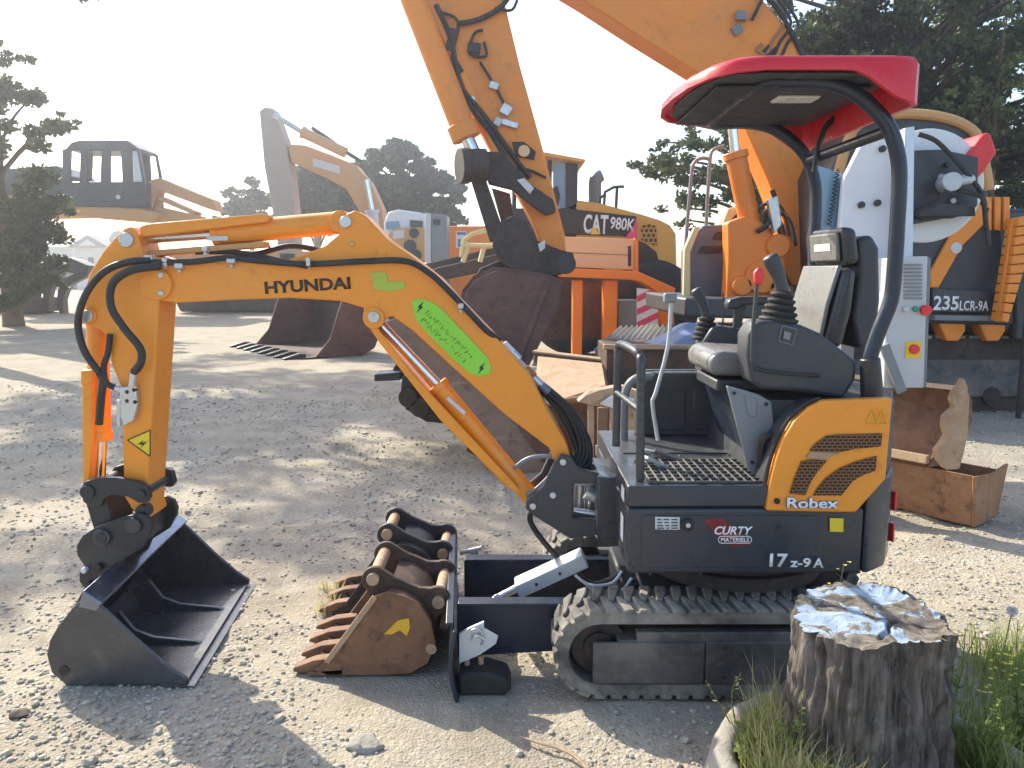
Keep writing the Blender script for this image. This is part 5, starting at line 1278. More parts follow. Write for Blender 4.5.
# ================================================================== BUCKETS AND SCRAP
def tooth_bucket(name, label, mt, ear_m, y0, y1, dx, nteeth, grp=None):
    root = thing(name, label, 'bucket', (-.7 + dx, (y0 + y1) / 2, 0), grp)
    sp = [(313, 672), (327, 664), (345, 640), (362, 616), (375, 599), (387, 595), (402, 598), (418, 606), (431, 624), (436, 646), (428, 666), (410, 676), (380, 678), (327, 678)]
    yr = 3.03; z0 = P(380, 678, yr).z
    pts = [P(x, y, yr) for x, y in sp]; pts = [Vector((p.x + dx, 0, p.z - z0 + .004)) for p in pts]
    for k, y in enumerate((y0, y1 - .02)):
        b = MB(); b.prism([Vector((p.x, y, p.z)) for p in pts], (0, .02, 0)); s = b.build('side_plate', mt, root, bevel=.004)
        if k == 0:
            e0, e1 = pts[1], pts[4]
            b = MB(); b.bar(Vector((e0.x, y - .004, e0.z)), Vector((e1.x, y - .004, e1.z)), .012, .022); b.build('side_cutter', RUST_TAN if mt is RUST else mt, s, bevel=.002)
    b = MB(); b.band([(p.x, p.z) for p in (pts[0], pts[13], pts[12], pts[11], pts[10], pts[9], pts[8], pts[7], pts[6], pts[5])], y0 + .02, y1 - .02, .016, side=1); b.build('bucket_shell', CHAR_D if mt is CHAR_D else RUST_DK, root, smooth=50)
    b = MB(); b.prism([Vector((x, y0, z)) for x, z in ((pts[0].x - .02, .018), (pts[1].x + .06, .028), (pts[1].x + .06, .006), (pts[0].x - .02, .004))], (0, y1 - y0, 0)); b.build('cutting_lip', mt, root)
    for i in range(nteeth):
        yy = y0 + .01 + (y1 - y0 - .08) * i / (nteeth - 1); x = pts[0].x
        b = MB(); b.prism([Vector((x + .10, yy, .075)), Vector((x + .0, yy, .062)), Vector((x - .085, yy + .012, .024)), Vector((x - .09, yy + .012, .008)), Vector((x + .0, yy, .004)), Vector((x + .10, yy, .01))], (0, .055, 0)); b.build('tooth', RUST, root, bevel=.006)
    ear = [(375 + 13 * math.cos(R(a)), 579 - 13 * math.sin(R(a))) for a in range(235, 40, -15)] + [(396, 577), (408, 582), (420, 587)] + [(437 + 14 * math.cos(R(a)), 600 - 14 * math.sin(R(a))) for a in range(115, -95, -15)] + [(426, 640), (404, 612), (390, 600), (378, 606)]
    ye = 3.12
    ep = [P(x, y, ye) for x, y in ear]
    e_y = (y0 + (y1 - y0) * .16, y0 + (y1 - y0) * .80)
    for yy in e_y:
        b = MB(); b.prism([Vector((p.x + dx, yy, p.z)) for p in ep], (0, .028, 0)); b.build('hanger_ear', ear_m, root, bevel=.004)
    for q in ((374, 577), (439, 600)):
        c = P(*q, ye); b = MB(); b.cyl((c.x + dx, e_y[0] - .02, c.z), (c.x + dx, e_y[1] + .05, c.z), .026, n=18); b.build('hanger_pin', RUST_TAN, root, bevel=.003)
    if mt is RUST:
        decal([(384, 634), (392, 626), (398, 620), (409, 618), (410, 628), (407, 636), (400, 630), (392, 634)], y0 + .0, YEL_F, root, 'faded_marking', lift=.002)
        c = P(431, 650, 3.02); b = MB(); b.cyl((c.x, y0 - .004, c.z), (c.x, y0 + .004, c.z), .022, n=16); b.build('lifting_hole', RUST_TAN, root)
tooth_bucket('toothed_bucket', 'rusty toothed digging bucket with a faded yellow mark, nearest the dozer blade', RUST, RUST_DK, 3.03, 3.50, 0, 4)
tooth_bucket('toothed_bucket', 'black toothed digging bucket standing right behind the rusty toothed one', CHAR_D, CHAR_D, 3.60, 4.0, -.03, 3)

# ---- two rusty troughs at the right
A = G(972, 527); Bq = G(889, 507); u = (Bq - A).normalized(); dv = Vector((-u.y, u.x, 0)); dv = dv if dv.y > 0 else -dv
Lw = 1.75
low = thing('rusty_trough', 'lower rust orange grading bucket lying open on the gravel at right, another on top', 'bucket', A + u * Lw / 2 + dv * .25)
h = P(967, 475, A.y).z
def lp(s, d, z): return A + u * s + dv * d + Vector((0, 0, z))
b = MB(); b.prism([lp(.0, -.0, .0), lp(Lw, -.0, .0), lp(Lw, -.05, h), lp(.0, -.05, h)], dv * .02); b.build('front_plate', RUST_OR, low, bevel=.006)
b = MB(); b.prism([lp(0, .02, .0), lp(Lw, .02, .0), lp(Lw, .32, .0), lp(0, .32, .0)], Vector((0, 0, .02))); b.build('floor_plate', RUST_OR, low)
b = MB(); b.prism([lp(0, .32, .0), lp(Lw, .32, .0), lp(Lw, .40, h * .9), lp(0, .40, h * .9)], dv * .02); b.build('rear_plate', RUST_OR, low)
for s in (-.02, Lw):
    b = MB(); b.prism([lp(s, -.01, .0), lp(s, .12, .0), lp(s, .32, .03), lp(s, .42, h * 1.05), lp(s, .20, h * .95), lp(s, -.06, h * 1.0)], u * .02); b.build('end_plate', RUST_OR, low, bevel=.006)
up = thing('rusty_bucket', 'upper rusty bucket with jagged tan end plate, resting on the rust orange trough at right', 'bucket', lp(Lw / 2, .25, h))
Yu = A.y + .02
zb = P(946, 470, Yu).z; zt_ = P(952, 395, Yu + .3).z
def upn(s, d, z): return lp(s, d, z)
xs_ = .27
b = MB(); b.prism([upn(xs_, -.10, h + .03), upn(Lw, -.10, h + .03), upn(Lw, -.08, h + .085), upn(xs_, -.08, h + .085)], dv * .03); b.build('cutting_lip', RUST_TAN, up, bevel=.006)
arc = [(-.08, .02), (.10, .01), (.26, .04), (.38, .14), (.44, .27), (.42, .38), (.36, .47)]
arc2 = [(d + .03, z - .022) for d, z in arc]
b = MB(); b.prism([upn(xs_, d, h + .01 + z) for d, z in arc] + [upn(xs_, d, h + .005 + z) for d, z in arc2[::-1]], u * (Lw - xs_)); b.build('bucket_shell', RUST, up, smooth=50)
b = MB(); b.prism([upn(xs_, .34, h + .47), upn(Lw, .34, h + .47), upn(Lw, .36, h + .50), upn(xs_, .36, h + .50)], dv * .03); b.build('top_rim', RUST_TAN, up, bevel=.005)
jag = [(964, 378), (967, 386), (969, 399), (968, 433), (963, 455), (959, 469), (946, 470), (938, 460), (936, 451), (942, 444), (947, 436), (944, 428), (945, 417), (950, 412), (955, 408), (952, 400), (954, 393), (960, 386)]
b = MB(); b.prof(jag, Yu - .12, Yu - .13, Yu - .06); b.build('end_plate', RUST_TAN, up, bevel=.010)
b = MB(); b.prism([upn(xs_ - .02, d, h + z) for d, z in ((-.09, .01), (.1, .0), (.28, .02), (.41, .13), (.475, .27), (.45, .39), (.38, .49), (.2, .40))], u * .02); b.build('end_plate', RUST, up, bevel=.006)

# ---- big brown bucket lying behind the boom
def lying(name, label, pxs, Y0, Y1, m, m2, cat='bucket'):
    root = thing(name, label, cat, Vector((P(*pxs[0], Y0).x, (Y0 + Y1) / 2, 0)))
    for i, y in enumerate((Y0, Y1 - .04)):
        b = MB(); b.prof(pxs, Y0, y, y + .04); b.build('side_plate', m, root, bevel=.008)
    return root
rt = lying('brown_bucket', 'large dusty brown excavator bucket lying on the ground behind the mini boom and its cylinder', [(385, 322), (400, 316), (432, 318), (470, 335), (520, 372), (556, 420), (572, 456), (572, 474), (520, 474), (470, 440), (420, 384), (392, 345)], 6.3, 7.4, MAROON_D, MAROON_D)
q = [P(x, y, 6.3) for x, y in ((386, 323), (400, 317), (432, 319), (470, 336), (520, 373), (556, 421), (571, 457), (571, 473))]
b = MB(); b.band([(p.x, p.z) for p in q], 6.34, 7.36, .03, side=-1); b.build('bucket_shell', MAROON_D, rt, smooth=50)
b = MB(); b.prof([(498, 380), (520, 398), (556, 446), (568, 474), (552, 474), (520, 430)], 6.28, 6.27, 6.3); b.build('wear_strip', MAROON, rt, bevel=.006)
# leg / teeth of it touching the ground
b = MB(); b.prof([(470, 436), (520, 470), (572, 472), (572, 480), (516, 480), (466, 452)], 6.3, 6.34, 7.36); b.build('cutting_lip', RUST_DK, rt)
# dark coupler left of it
cp = thing('black_coupler', 'black steel coupler bracket with round pins on the ground behind the mini boom cylinder', 'coupler', G(420, 425))
b = MB(); b.prof([(376, 373), (402, 371), (402, 379), (376, 380)], 7.3, 7.2, 7.5); b.build('bar', CHAR_D, cp, bevel=.01)
b = MB(); b.prof([(392, 371), (398, 360), (410, 352), (410, 372)], 7.4, 7.4, 7.44); b.build('bracket', CHAR_D, cp, bevel=.01)
b = MB(); b.prof([(402, 376), (412, 372), (430, 388), (446, 412), (446, 424), (426, 422), (406, 410), (400, 398)], 7.2, 7.2, 7.6); b.build('side_plate', CHAR_D, cp, bevel=.015)
for px, py in ((408, 398), (420, 408)):
    c = P(px, py, 7.15); b = MB(); b.cyl(c, c + Vector((0, .5, 0)), .09, n=20); b.build('pin', BROWN_DK, cp, bevel=.01)
# rusty bucket, tan on top where the sunlight is put into the colour
rb = thing('red_brown_bucket', 'red brown bucket turned face down with a tan top coloured as sunlit, behind the hose bundle', 'bucket', Vector((.65, 7.2, 0)))
f0, f1 = P(533, 408, 6.6), P(606, 385, 6.6); r0, r1 = P(538, 356, 7.9), P(602, 363, 7.9)
b = MB(); b.prism([f0, f1, r1, r0], Vector((0, .0, -.03))); b.build('top_plate', RUST_TAN, rb, bevel=.006)
b = MB(); b.prism([f0 + Vector((0, .01, -.03)), f1 + Vector((0, .01, -.03)), Vector((f1.x + .05, 6.7, .0)), Vector((f0.x + .1, 6.7, .0))], (0, .04, 0)); b.build('front_plate', RUST, rb, bevel=.006)
b = MB(); b.prism([f1 + Vector((0, .05, -.03)), r1 + Vector((0, 0, -.03)), Vector((r1.x, 7.9, 0)), Vector((f1.x + .05, 6.72, 0))], (.03, 0, 0)); b.build('side_plate', RUST, rb, bevel=.006)
b = MB(); b.tube([P(560, 402, 6.5), P(600, 396, 6.55), P(640, 392, 6.6)], .03, n=8); b.build('rim_bead', RUST_OR, rb)
bm_ = thing('steel_beam', 'long pale steel beam lying across the scrap behind the front handrail', 'beam', P(620, 372, 7.9))
b = MB(); b.bar(P(534, 351, 8.3), P(800, 383, 7.6), .16, .02); b.build('top_flange', WOOD, bm_, bevel=.004)
b = MB(); b.bar(P(534, 358, 8.3), P(800, 391, 7.6), .03, .12); b.bar(P(534, 364, 8.3), P(800, 398, 7.6), .16, .02); b.build('web_plate', MAROON_D, bm_, bevel=.004)
for k, (px, Y) in enumerate(((575, 8.2), (700, 7.9))):
    q = P(px, 372 + k * 14, Y); b = MB(); b.box((q.x, Y, q.z / 2 - .04), (.14, .14, max(.1, q.z - .08))); b.build('support_block', WOOD, bm_, bevel=.01)
# broken crate
cr = thing('broken_crate', 'broken wooden crate of pale splintered boards behind the swing bracket', 'crate', G(612, 484))
rnd = random.Random(9)
for k, (pxs, y, m_) in enumerate((([(578, 402), (590, 392), (622, 386), (640, 392), (640, 404), (604, 408)], 5.85, CARD), ([(588, 404), (594, 404), (594, 480), (588, 478)], 5.9, WOOD), ([(598, 408), (608, 408), (606, 492), (597, 486)], 6.1, MAROON_D), ([(610, 406), (622, 402), (624, 496), (611, 494)], 5.85, WOOD), ([(622, 402), (640, 398), (640, 496), (626, 496)], 6.0, WOOD), ([(596, 446), (640, 440), (640, 450), (596, 456)], 5.8, CARD), ([(588, 474), (640, 470), (640, 496), (584, 494)], 5.9, WOOD), ([(600, 404), (612, 396), (636, 399), (620, 412), (612, 408)], 5.8, WHITE), ([(586, 395), (600, 390), (604, 398), (590, 404)], 5.75, CARD))):
    b = MB(); b.prof(pxs, y, y, y + .04 + .1 * (k == 0)); b.build('broken_board', m_, cr, bevel=.004)
# corrugated sheets
cs = thing('corrugated_sheet', 'grey corrugated metal sheet lying on the scrap below the orange chassis', 'metal sheet', P(640, 352, 9.8))
p0, p1, p2, p3 = P(592, 352, 9.0), P(690, 352, 9.2), P(700, 325, 10.6), P(620, 327, 10.6)
vs, fs = [], []
n = 60
for j in range(2):
    for i in range(n + 1):
        a = p0.lerp(p1, i / n) if j == 0 else p3.lerp(p2, i / n)
        vs.append(a + Vector((0, 0, .03 * math.sin(i * 1.6))))
for i in range(n): fs.append((i, i + 1, n + 2 + i, n + 1 + i))
o = mesh_obj('sheet', vs, fs, CORR, cs, smooth=True); s_ = o.modifiers.new('solid', 'SOLIDIFY'); s_.thickness = .006
b = MB(); b.prism([Vector((p.x, p.y, 0)) for p in (p0, p1, p2, p3)], (0, 0, min(p.z for p in (p0, p1, p2, p3)) - .06)); b.build('pallet_stack', WOOD, cs, bevel=.01)
# blue tarpaulin heap
tp = MB(); bmesh.ops.create_icosphere(tp.bm, subdivisions=4, radius=1, matrix=Matrix.Identity(4))
c = P(676, 338, 7.9)
for v in tp.bm.verts:
    k = v.co.copy(); r_ = 1 + .16 * noise.noise(k * 2.2) + .07 * noise.noise(k * 6)
    v.co = Vector((c.x + k.x * .42 * r_ + .12 * k.z, c.y + k.y * .35 * r_, c.z - .12 + (k.z * .26 * r_ + .10 * k.x)))
    v.co.z = max(v.co.z, .9)
tag(tp.build('tarpaulin_bundle', TARP, smooth=60), 'crumpled blue tarpaulin bundle lying on the steel beam behind the travel lever', 'tarpaulin')
bx = thing('scrap_bin', 'low rusty scrap bin under the blue tarpaulin behind the seat', 'bin', Vector((1.75, 7.9, 0)))
b = MB(); b.box((1.85, 8.0, .46), (1.9, .8, .90)); b.build('bin_body', RUST_DK, bx, bevel=.02)
b = MB(); b.box((1.85, 7.6, .905), (1.96, .06, .05)); b.build('bin_rim', RUST_TAN, bx, bevel=.01)
# ================================================================== TREE STUMP IN CONCRETE RING
SX, SY, SH = 1.085, 2.27, .60
def stump_mats():
    m, nt, b, oc = new_mat('old_stump_bark')
    mp_ = nd(nt, 'ShaderNodeMapping'); nt.links.new(oc, mp_.inputs[0]); mp_.inputs['Scale'].default_value = (30, 30, 4.5)
    a = noise_out(nt, mp_.outputs[0], 1, 7, .7, .8)
    c = mixrgb(nt, ramp(nt, a, .35, .62), (.055, .045, .037), (.27, .225, .19))
    a2 = noise_out(nt, oc, 9, 6, .7, .5)
    c = mixrgb(nt, ramp(nt, a2, .50, .66, (0, 0, 0), (.75,) * 3), c, (.10, .085, .05))
    c = mixrgb(nt, ramp(nt, noise_out(nt, oc, 6, 5), .58, .70, (0, 0, 0), (.7,) * 3), c, (.34, .29, .25))
    nt.links.new(c, b.inputs['Base Color']); b.inputs['Roughness'].default_value = .9
    bp_ = nd(nt, 'ShaderNodeBump'); bp_.inputs['Distance'].default_value = .045; nt.links.new(a, bp_.inputs['Height']); nt.links.new(bp_.outputs[0], b.inputs['Normal'])
    m2, nt, b, oc = new_mat('painted_stump_top')
    a = noise_out(nt, oc, 16, 7, .7, 1.2)
    wood = mixrgb(nt, ramp(nt, a, .35, .65), (.085, .07, .055), (.29, .255, .21))
    f = noise_out(nt, oc, 7.5, 7, .66, .8)
    c = mixrgb(nt, ramp(nt, f, .51, .535), wood, (.30, .38, .47))
    nt.links.new(c, b.inputs['Base Color']); b.inputs['Roughness'].default_value = .85; b.inputs['Specular IOR Level'].default_value = .15
    bp_ = nd(nt, 'ShaderNodeBump'); bp_.inputs['Distance'].default_value = .012; nt.links.new(a, bp_.inputs['Height']); nt.links.new(bp_.outputs[0], b.inputs['Normal'])
    return m, m2
sm, stp = stump_mats()
stu = thing('tree_stump', 'old grey tree stump with flaking pale blue paint on its cut top', 'tree stump', (SX, SY, 0))
def srad(a, t):
    v = Vector((math.cos(a), math.sin(a), 0))
    r = .205 + .045 * noise.noise(v * 1.3 + Vector((0, 0, t * .5))) + .014 * noise.noise(v * 4.5 + Vector((3, 0, t * .9))) + .016 * noise.noise(v * 11 + Vector((0, 7, t * 2.0))) + .006 * noise.noise(v * 28 + Vector((0, 3, t * 4)))
    rg = 1 - abs(noise.noise(v * 6.5 + Vector((1, 4, t * 1.3)))) * 2
    r += .011 * rg + .007 * (1 - abs(noise.noise(v * 17 + Vector((9, 4, t * 3.0)))) * 2) + .008 * noise.noise(v * 8 + Vector((0, 0, t * 14)))
    r -= .030 * max(0, noise.noise(v * 2.6 + Vector((2, 8, t * 2.6))) - .15)
    r += .055 * (1 - t) ** 2.2
    r += .012 * noise.noise(v * 5 + Vector((0, 0, t * 9)))
    return r
def stop(a):
    v = Vector((math.cos(a), math.sin(a), 0))
    return SH + .030 * noise.noise(v * 1.6 + Vector((5, 5, 0))) + .010 * noise.noise(v * 7) + .012 * math.cos(a)
n, mlev = 320, 64
vs, fs = [], []
for j in range(mlev + 1):
    t = j / mlev
    for i in range(n):
        a = 2 * math.pi * i / n; r = srad(a, t)
        vs.append((SX + r * math.cos(a), SY + r * math.sin(a), t * stop(a)))
for j in range(mlev):
    for i in range(n):
        k = j * n + i; k2 = j * n + (i + 1) % n; fs.append((k, k2, k2 + n, k + n))
mesh_obj('trunk', vs, fs, sm, stu, smooth=True)
vs, fs = [], []
K = 30
for j in range(K + 1):
    t = 1 - j / K
    for i in range(n):
        a = 2 * math.pi * i / n; r = srad(a, 1) * t
        x, y = r * math.cos(a), r * math.sin(a)
        z = SH + (stop(a) - SH) * t ** 5; r = (srad(a, 1) * t ** 3 + .215 * (1 - t ** 3)) * t; x, y = r * math.cos(a), r * math.sin(a)
        z += (1 - t ** 8) * (.013 * noise.noise((x * 7, y * 7, 2)) + .005 * noise.noise((x * 26, y * 26, 5)) - .006)
        # radial splits
        for ox, oy, dx_, dy_, ln in ((-.02, .01, .9, -.45, .20), (.04, -.03, -.6, -.8, .15), (-.03, .05, -.9, .5, .13)):
            px_, py_ = x - ox, y - oy; u_ = px_ * dx_ + py_ * dy_; w_ = -px_ * dy_ + py_ * dx_ + .014 * noise.noise((u_ * 18, ox * 50, 3))
            if -.02 < u_ < ln and t < .97: z -= .024 * max(0, 1 - abs(w_) / .010)
        z += .0015
        vs.append((SX + x, SY + y, z))
for j in range(K):
    for i in range(n):
        k = j * n + i; k2 = j * n + (i + 1) % n; fs.append((k, k2, k2 + n, k + n))
mesh_obj('cut_top', vs, fs, stp, stu, smooth=True)

# concrete ring and soil
RC = Vector((1.10, 2.20, 0)); RR = .455
prof = [(RR - .035, .0), (RR - .040, .13), (RR - .034, .150), (RR - .01, .160), (RR + .018, .155), (RR + .036, .135), (RR + .045, .07), (RR + .05, .0)]
vs, fs = [], []; n = 96
for i in range(n):
    a = 2 * math.pi * i / n
    for r, z in prof:
        k = Vector((math.cos(a) * 3, math.sin(a) * 3, z * 8)); w = .012 * noise.noise(k) + .006 * noise.noise(k * 4)
        rr = r + w; vs.append((RC.x + rr * math.cos(a), RC.y + rr * math.sin(a), z + (.012 * noise.noise(k * 1.7) if z > .05 else 0)))
L = len(prof)
for i in range(n):
    for k in range(L - 1):
        a = i * L + k; c = ((i + 1) % n) * L + k; fs.append((a, a + 1, c + 1, c))
ring = mesh_obj('planter_ring', vs, fs, CONC, smooth=True); tag(ring, 'round old concrete planter rim around the tree stump', 'planter')
SOIL = mat('dry_soil', (.20, .15, .095), .95, var=.35, dust=.5, dustcol=(.36, .29, .18), scale=14, bump=.01, bscale=50)
b = MB(); b.cyl((RC.x, RC.y, .0), (RC.x, RC.y, .10), RR - .04, n=64); so_ = b.build('planter_soil', SOIL); so_['kind'] = 'structure'

# grass: one mass
def blades(name, spots, m, rnd, kind_label):
    vs, fs = [], []
    for (cx, cy, z, n_, spread, h0, h1, w) in spots:
        for i in range(n_):
            x, y = rnd.gauss(cx, spread), rnd.gauss(cy, spread)
            if math.hypot(x - SX, y - SY) < .235: continue
            if math.hypot(x - RC.x, y - RC.y) > RR - .05 and z > .05: continue
            h = rnd.uniform(h0, h1); a = rnd.uniform(0, 6.28); lean = rnd.uniform(.05, .55) * h
            la = rnd.uniform(0, 6.28); ww = w * rnd.uniform(.6, 1.3); k = len(vs)
            for t, wf in ((0, 1), (.4, .85), (.75, .5)):
                px, py, pz = x + math.cos(la) * lean * t * t, y + math.sin(la) * lean * t * t, z + h * t
                vs += [(px + math.cos(a) * ww * wf, py + math.sin(a) * ww * wf, pz), (px - math.cos(a) * ww * wf, py - math.sin(a) * ww * wf, pz)]
            vs.append((x + math.cos(la) * lean, y + math.sin(la) * lean, z + h * .97))
            fs += [(k, k + 1, k + 3, k + 2), (k + 2, k + 3, k + 5, k + 4), (k + 4, k + 5, k + 6)]
    o = mesh_obj(name, vs, fs, m); o['kind'] = 'stuff'; o['label'] = kind_label
rnd = random.Random(21)
spots = []
for i in range(60):
    a = rnd.uniform(R(135), R(330)); r = rnd.uniform(.25, .40)
    x, y = RC.x + r * math.cos(a), RC.y + r * math.sin(a)
    left = x < SX - .15
    spots.append((x, y, .10, 60, .035, .04, .22 if left else .15, .0020))
for i in range(26):
    a = rnd.uniform(R(-80), R(60)); r = rnd.uniform(.30, .40)
    spots.append((RC.x + r * math.cos(a), RC.y + r * math.sin(a), .10, 40, .035, .05, .22, .0022))
blades('grass', spots, GRASS, rnd, 'green grass growing in the planter around the stump')
spots = []
for i in range(30):
    a = rnd.uniform(R(120), R(260)); r = rnd.uniform(.28, .41)
    spots.append((RC.x + r * math.cos(a), RC.y + r * math.sin(a), .10, 26, .03, .08, .28, .0018))
for px, py in ((325, 590), (330, 604), (322, 612), (336, 592), (553, 640), (556, 648), (840, 700)):
    c = G(px, py); spots.append((c.x, c.y, .0, 30, .02, .03, .09, .002))
blades('dry_grass', spots, GRASS_DRY, rnd, 'straw coloured dry grass along the planter rim')
spots = []
for i in range(70):
    c = G(rnd.uniform(970, 1060), rnd.uniform(640, 800)); spots.append((c.x, c.y, .0, 26, .05, .04, .18, .0024))
def blades_out():
    blades('ground_weeds', spots, WEED, rnd, 'low green weeds on the ground right of the planter')
blades_out()

def weed(label, base, h, lean, rnd, flower=True, nst=4, leafn=14, grp=None, leafm=None):
    t = thing('flowering_weed', label, 'plant', base, grp)
    b = MB(); lv, lf = [], []; blooms = []
    for s in range(nst):
        tip = Vector(base) + Vector((lean[0] + rnd.uniform(-.07, .07), lean[1] + rnd.uniform(-.06, .06), h * rnd.uniform(.65, 1)))
        mid = Vector(base).lerp(tip, .5) + Vector((rnd.uniform(-.03, .03), rnd.uniform(-.02, .02), .03))
        b.tube([Vector(base), mid, tip], [.0028, .0022, .0012], n=5, smooth=4)
        for i in range(leafn):
            u = rnd.uniform(.12, .95); p = Vector(base).lerp(mid, u * 2) if u < .5 else mid.lerp(tip, u * 2 - 1)
            d = Vector((rnd.uniform(-1, 1), rnd.uniform(-1, 1), rnd.uniform(-.2, .7))).normalized(); l = rnd.uniform(.018, .05) * (1.2 - u)
            sd_ = d.cross(Vector((rnd.uniform(-.3, .3), rnd.uniform(-.3, .3), 1))).normalized() * l * .28; k = len(lv)
            lv += [p, p + d * l * .5 + sd_, p + d * l, p + d * l * .5 - sd_]; lf.append((k, k + 1, k + 2, k + 3))
        if flower:
            for q in range(3):
                c = tip + Vector((rnd.uniform(-.02, .02), rnd.uniform(-.02, .02), rnd.uniform(-.03, .01)))
                fv, ff = [c], []
                for e in range(4):
                    a = e * 1.57 + rnd.random(); k = len(fv); d = Vector((math.cos(a), math.sin(a), .3)) * .007; sd_ = Vector((-math.sin(a), math.cos(a), 0)) * .004
                    fv += [c + d * .6 + sd_, c + d, c + d * .6 - sd_]; ff.append((0, k, k + 1, k + 2))
                blooms.append((fv, ff))
    b.build('stem', GRASS, t, smooth=60); mesh_obj('foliage', lv, lf, leafm or WEED, t)
    for fv, ff in blooms: mesh_obj('flower', fv, ff, FLOWER, t)
rnd = random.Random(8)
for k, (x, y, h_, lab) in enumerate(((.74, 2.30, .20, 'low leafy weed at the left planter rim nearest the track'), (.84, 2.02, .20, 'leafy weed at the bottom edge left of the stump'), (1.06, 1.93, .17, 'small leafy weed at the bottom edge in the middle of the planter'), (1.42, 2.22, .30, 'leafy bush of weed touching the right side of the stump'), (1.60, 2.22, .42, 'broad yellow green weed bush at the right edge of the photo'), (1.72, 2.50, .46, 'tall pale green weed farthest right behind the dandelion clock'))):
    weed(lab, Vector((x, y, .08 if k < 4 else 0)), h_, (.0, .0), rnd, nst=9, leafn=34, flower=k in (4, 5))
rnd = random.Random(4)
weed('tall thin weed with yellow flowers growing behind the stump in front of the counterweight', Vector((1.03, 2.55, .1)), .58, (.0, .0), rnd, nst=4, leafn=16)
c = P(740, 690, 2.45); weed('thin leafless weed stalk at the left planter rim in front of the track', Vector((c.x, 2.45, .1)), .30, (-.06, 0), rnd, flower=False, nst=2, leafn=9, leafm=GRASS_DRY)
weed('tall weed with yellow flowers right of the stump', Vector((1.40, 2.42, .1)), .46, (.06, .0), rnd, nst=5, leafn=22)
weed('bushy yellow flowering weed at the right edge beside the planter', Vector((1.55, 2.36, .0)), .48, (.0, .0), rnd, nst=7, leafn=26)
weed('low leafy weed at the bottom right corner', Vector((1.50, 2.12, .0)), .36, (.0, .0), rnd, nst=7, leafn=26, flower=False)
weed('green weed in front of the stump at the bottom edge', Vector((.92, 1.98, .1)), .26, (.0, .0), rnd, nst=6, leafn=22, flower=False)
weed('thin grey green weed leaning against the left side of the stump', Vector((.80, 2.18, .1)), .34, (.02, .0), rnd, nst=5, leafn=18, flower=False)
dn = thing('dandelion_clock', 'white dandelion clock on a thin stalk at the right edge', 'plant', Vector((1.62, 2.55, .0)))
tp_ = P(1012, 611, 2.5)
b = MB(); b.tube([Vector((1.62, 2.55, 0)), tp_.lerp(Vector((1.62, 2.55, 0)), .5), tp_], .002, n=5, smooth=3); b.build('stalk', GRASS, dn)
lv, lf = [], []
for i in range(220):
    d = Vector((rnd.gauss(0, 1), rnd.gauss(0, 1), rnd.gauss(0, 1))).normalized(); s_ = d.orthogonal().normalized() * .0025; k = len(lv)
    lv += [tp_, tp_ + d * .014 + s_, tp_ + d * .019, tp_ + d * .014 - s_]; lf.append((k, k + 1, k + 2, k + 3))
mesh_obj('seed_head', lv, lf, FLUFF, dn)
# ================================================================== TREES
def foliage(clumps, m, parent, rnd, size, slim=.28, name='crown', shell=.55):
    vs, fs = [], []
    for (c, r, n) in clumps:
        rx, ry, rz = r if isinstance(r, tuple) else (r, r, r * .6)
        for i in range(n):
            d = Vector((rnd.gauss(0, 1), rnd.gauss(0, 1), rnd.gauss(0, 1))).normalized(); q = rnd.random() ** shell
            p = Vector(c) + Vector((d.x * rx * q, d.y * ry * q, d.z * rz * q))
            e = (d + Vector((rnd.gauss(0, .7), rnd.gauss(0, .7), rnd.gauss(0, .5) + .25))).normalized(); l = size * rnd.uniform(.6, 1.35)
            s = e.cross(Vector((rnd.gauss(0, 1), rnd.gauss(0, 1), rnd.gauss(0, 1)))).normalized() * l * slim; k = len(vs)
            vs += [p - e * l * .5, p + s, p + e * l * .5, p - s]; fs.append((k, k + 1, k + 2, k + 3))
    return mesh_obj(name, vs, fs, m, parent)

def tree(name, label, base, trunk_top, clumps, m, seed, size, r0=.25, grp=None, slim=.28, limbs=True):
    rnd = random.Random(seed); base = Vector(base); top = Vector(trunk_top)
    t = thing(name, label, 'tree', base, grp)
    b = MB(); mid = base.lerp(top, .5) + Vector((rnd.uniform(-.2, .2), 0, 0))
    b.tube([base, base.lerp(mid, .3), mid, top], [r0 * 1.3, r0, r0 * .75, r0 * .25], n=12, smooth=4); tr_ = b.build('trunk', BARK, t, smooth=60)
    if limbs:
        b = MB()
        for (c, r, n) in clumps[::5]:
            c = Vector(c); u = min(.95, max(.25, (c.z - base.z) / max(.1, top.z - base.z) - .18))
            p = base.lerp(mid, u * 2) if u < .5 else mid.lerp(top, u * 2 - 1)
            b.tube([p, p.lerp(c, .5) + Vector((0, 0, .12 * (c - p).length)), c], [r0 * .28, r0 * .17, r0 * .06], n=6, smooth=3)
        b.build('limbs', BARK, t, smooth=60)
    foliage(clumps, m, t, rnd, size, slim)
    return t

def pxclumps(lst, Y, rnd, dens, ydep, sub=5):
    """clumps named by where they stand in the photo: (px, py, radius in px)"""
    out = []
    for px, py, rp in lst:
        k = Y / F
        for i in range(sub):
            c = P(px + rnd.uniform(-1, 1) * rp * .75, py + rnd.uniform(-1, 1) * rp * .6, Y); r = rp * k * rnd.uniform(.35, .62)
            c.y += rnd.uniform(-ydep, ydep)
            out.append((c, (r, r, r * .62), max(12, int(dens * r * r))))
    return out
rnd = random.Random(77)
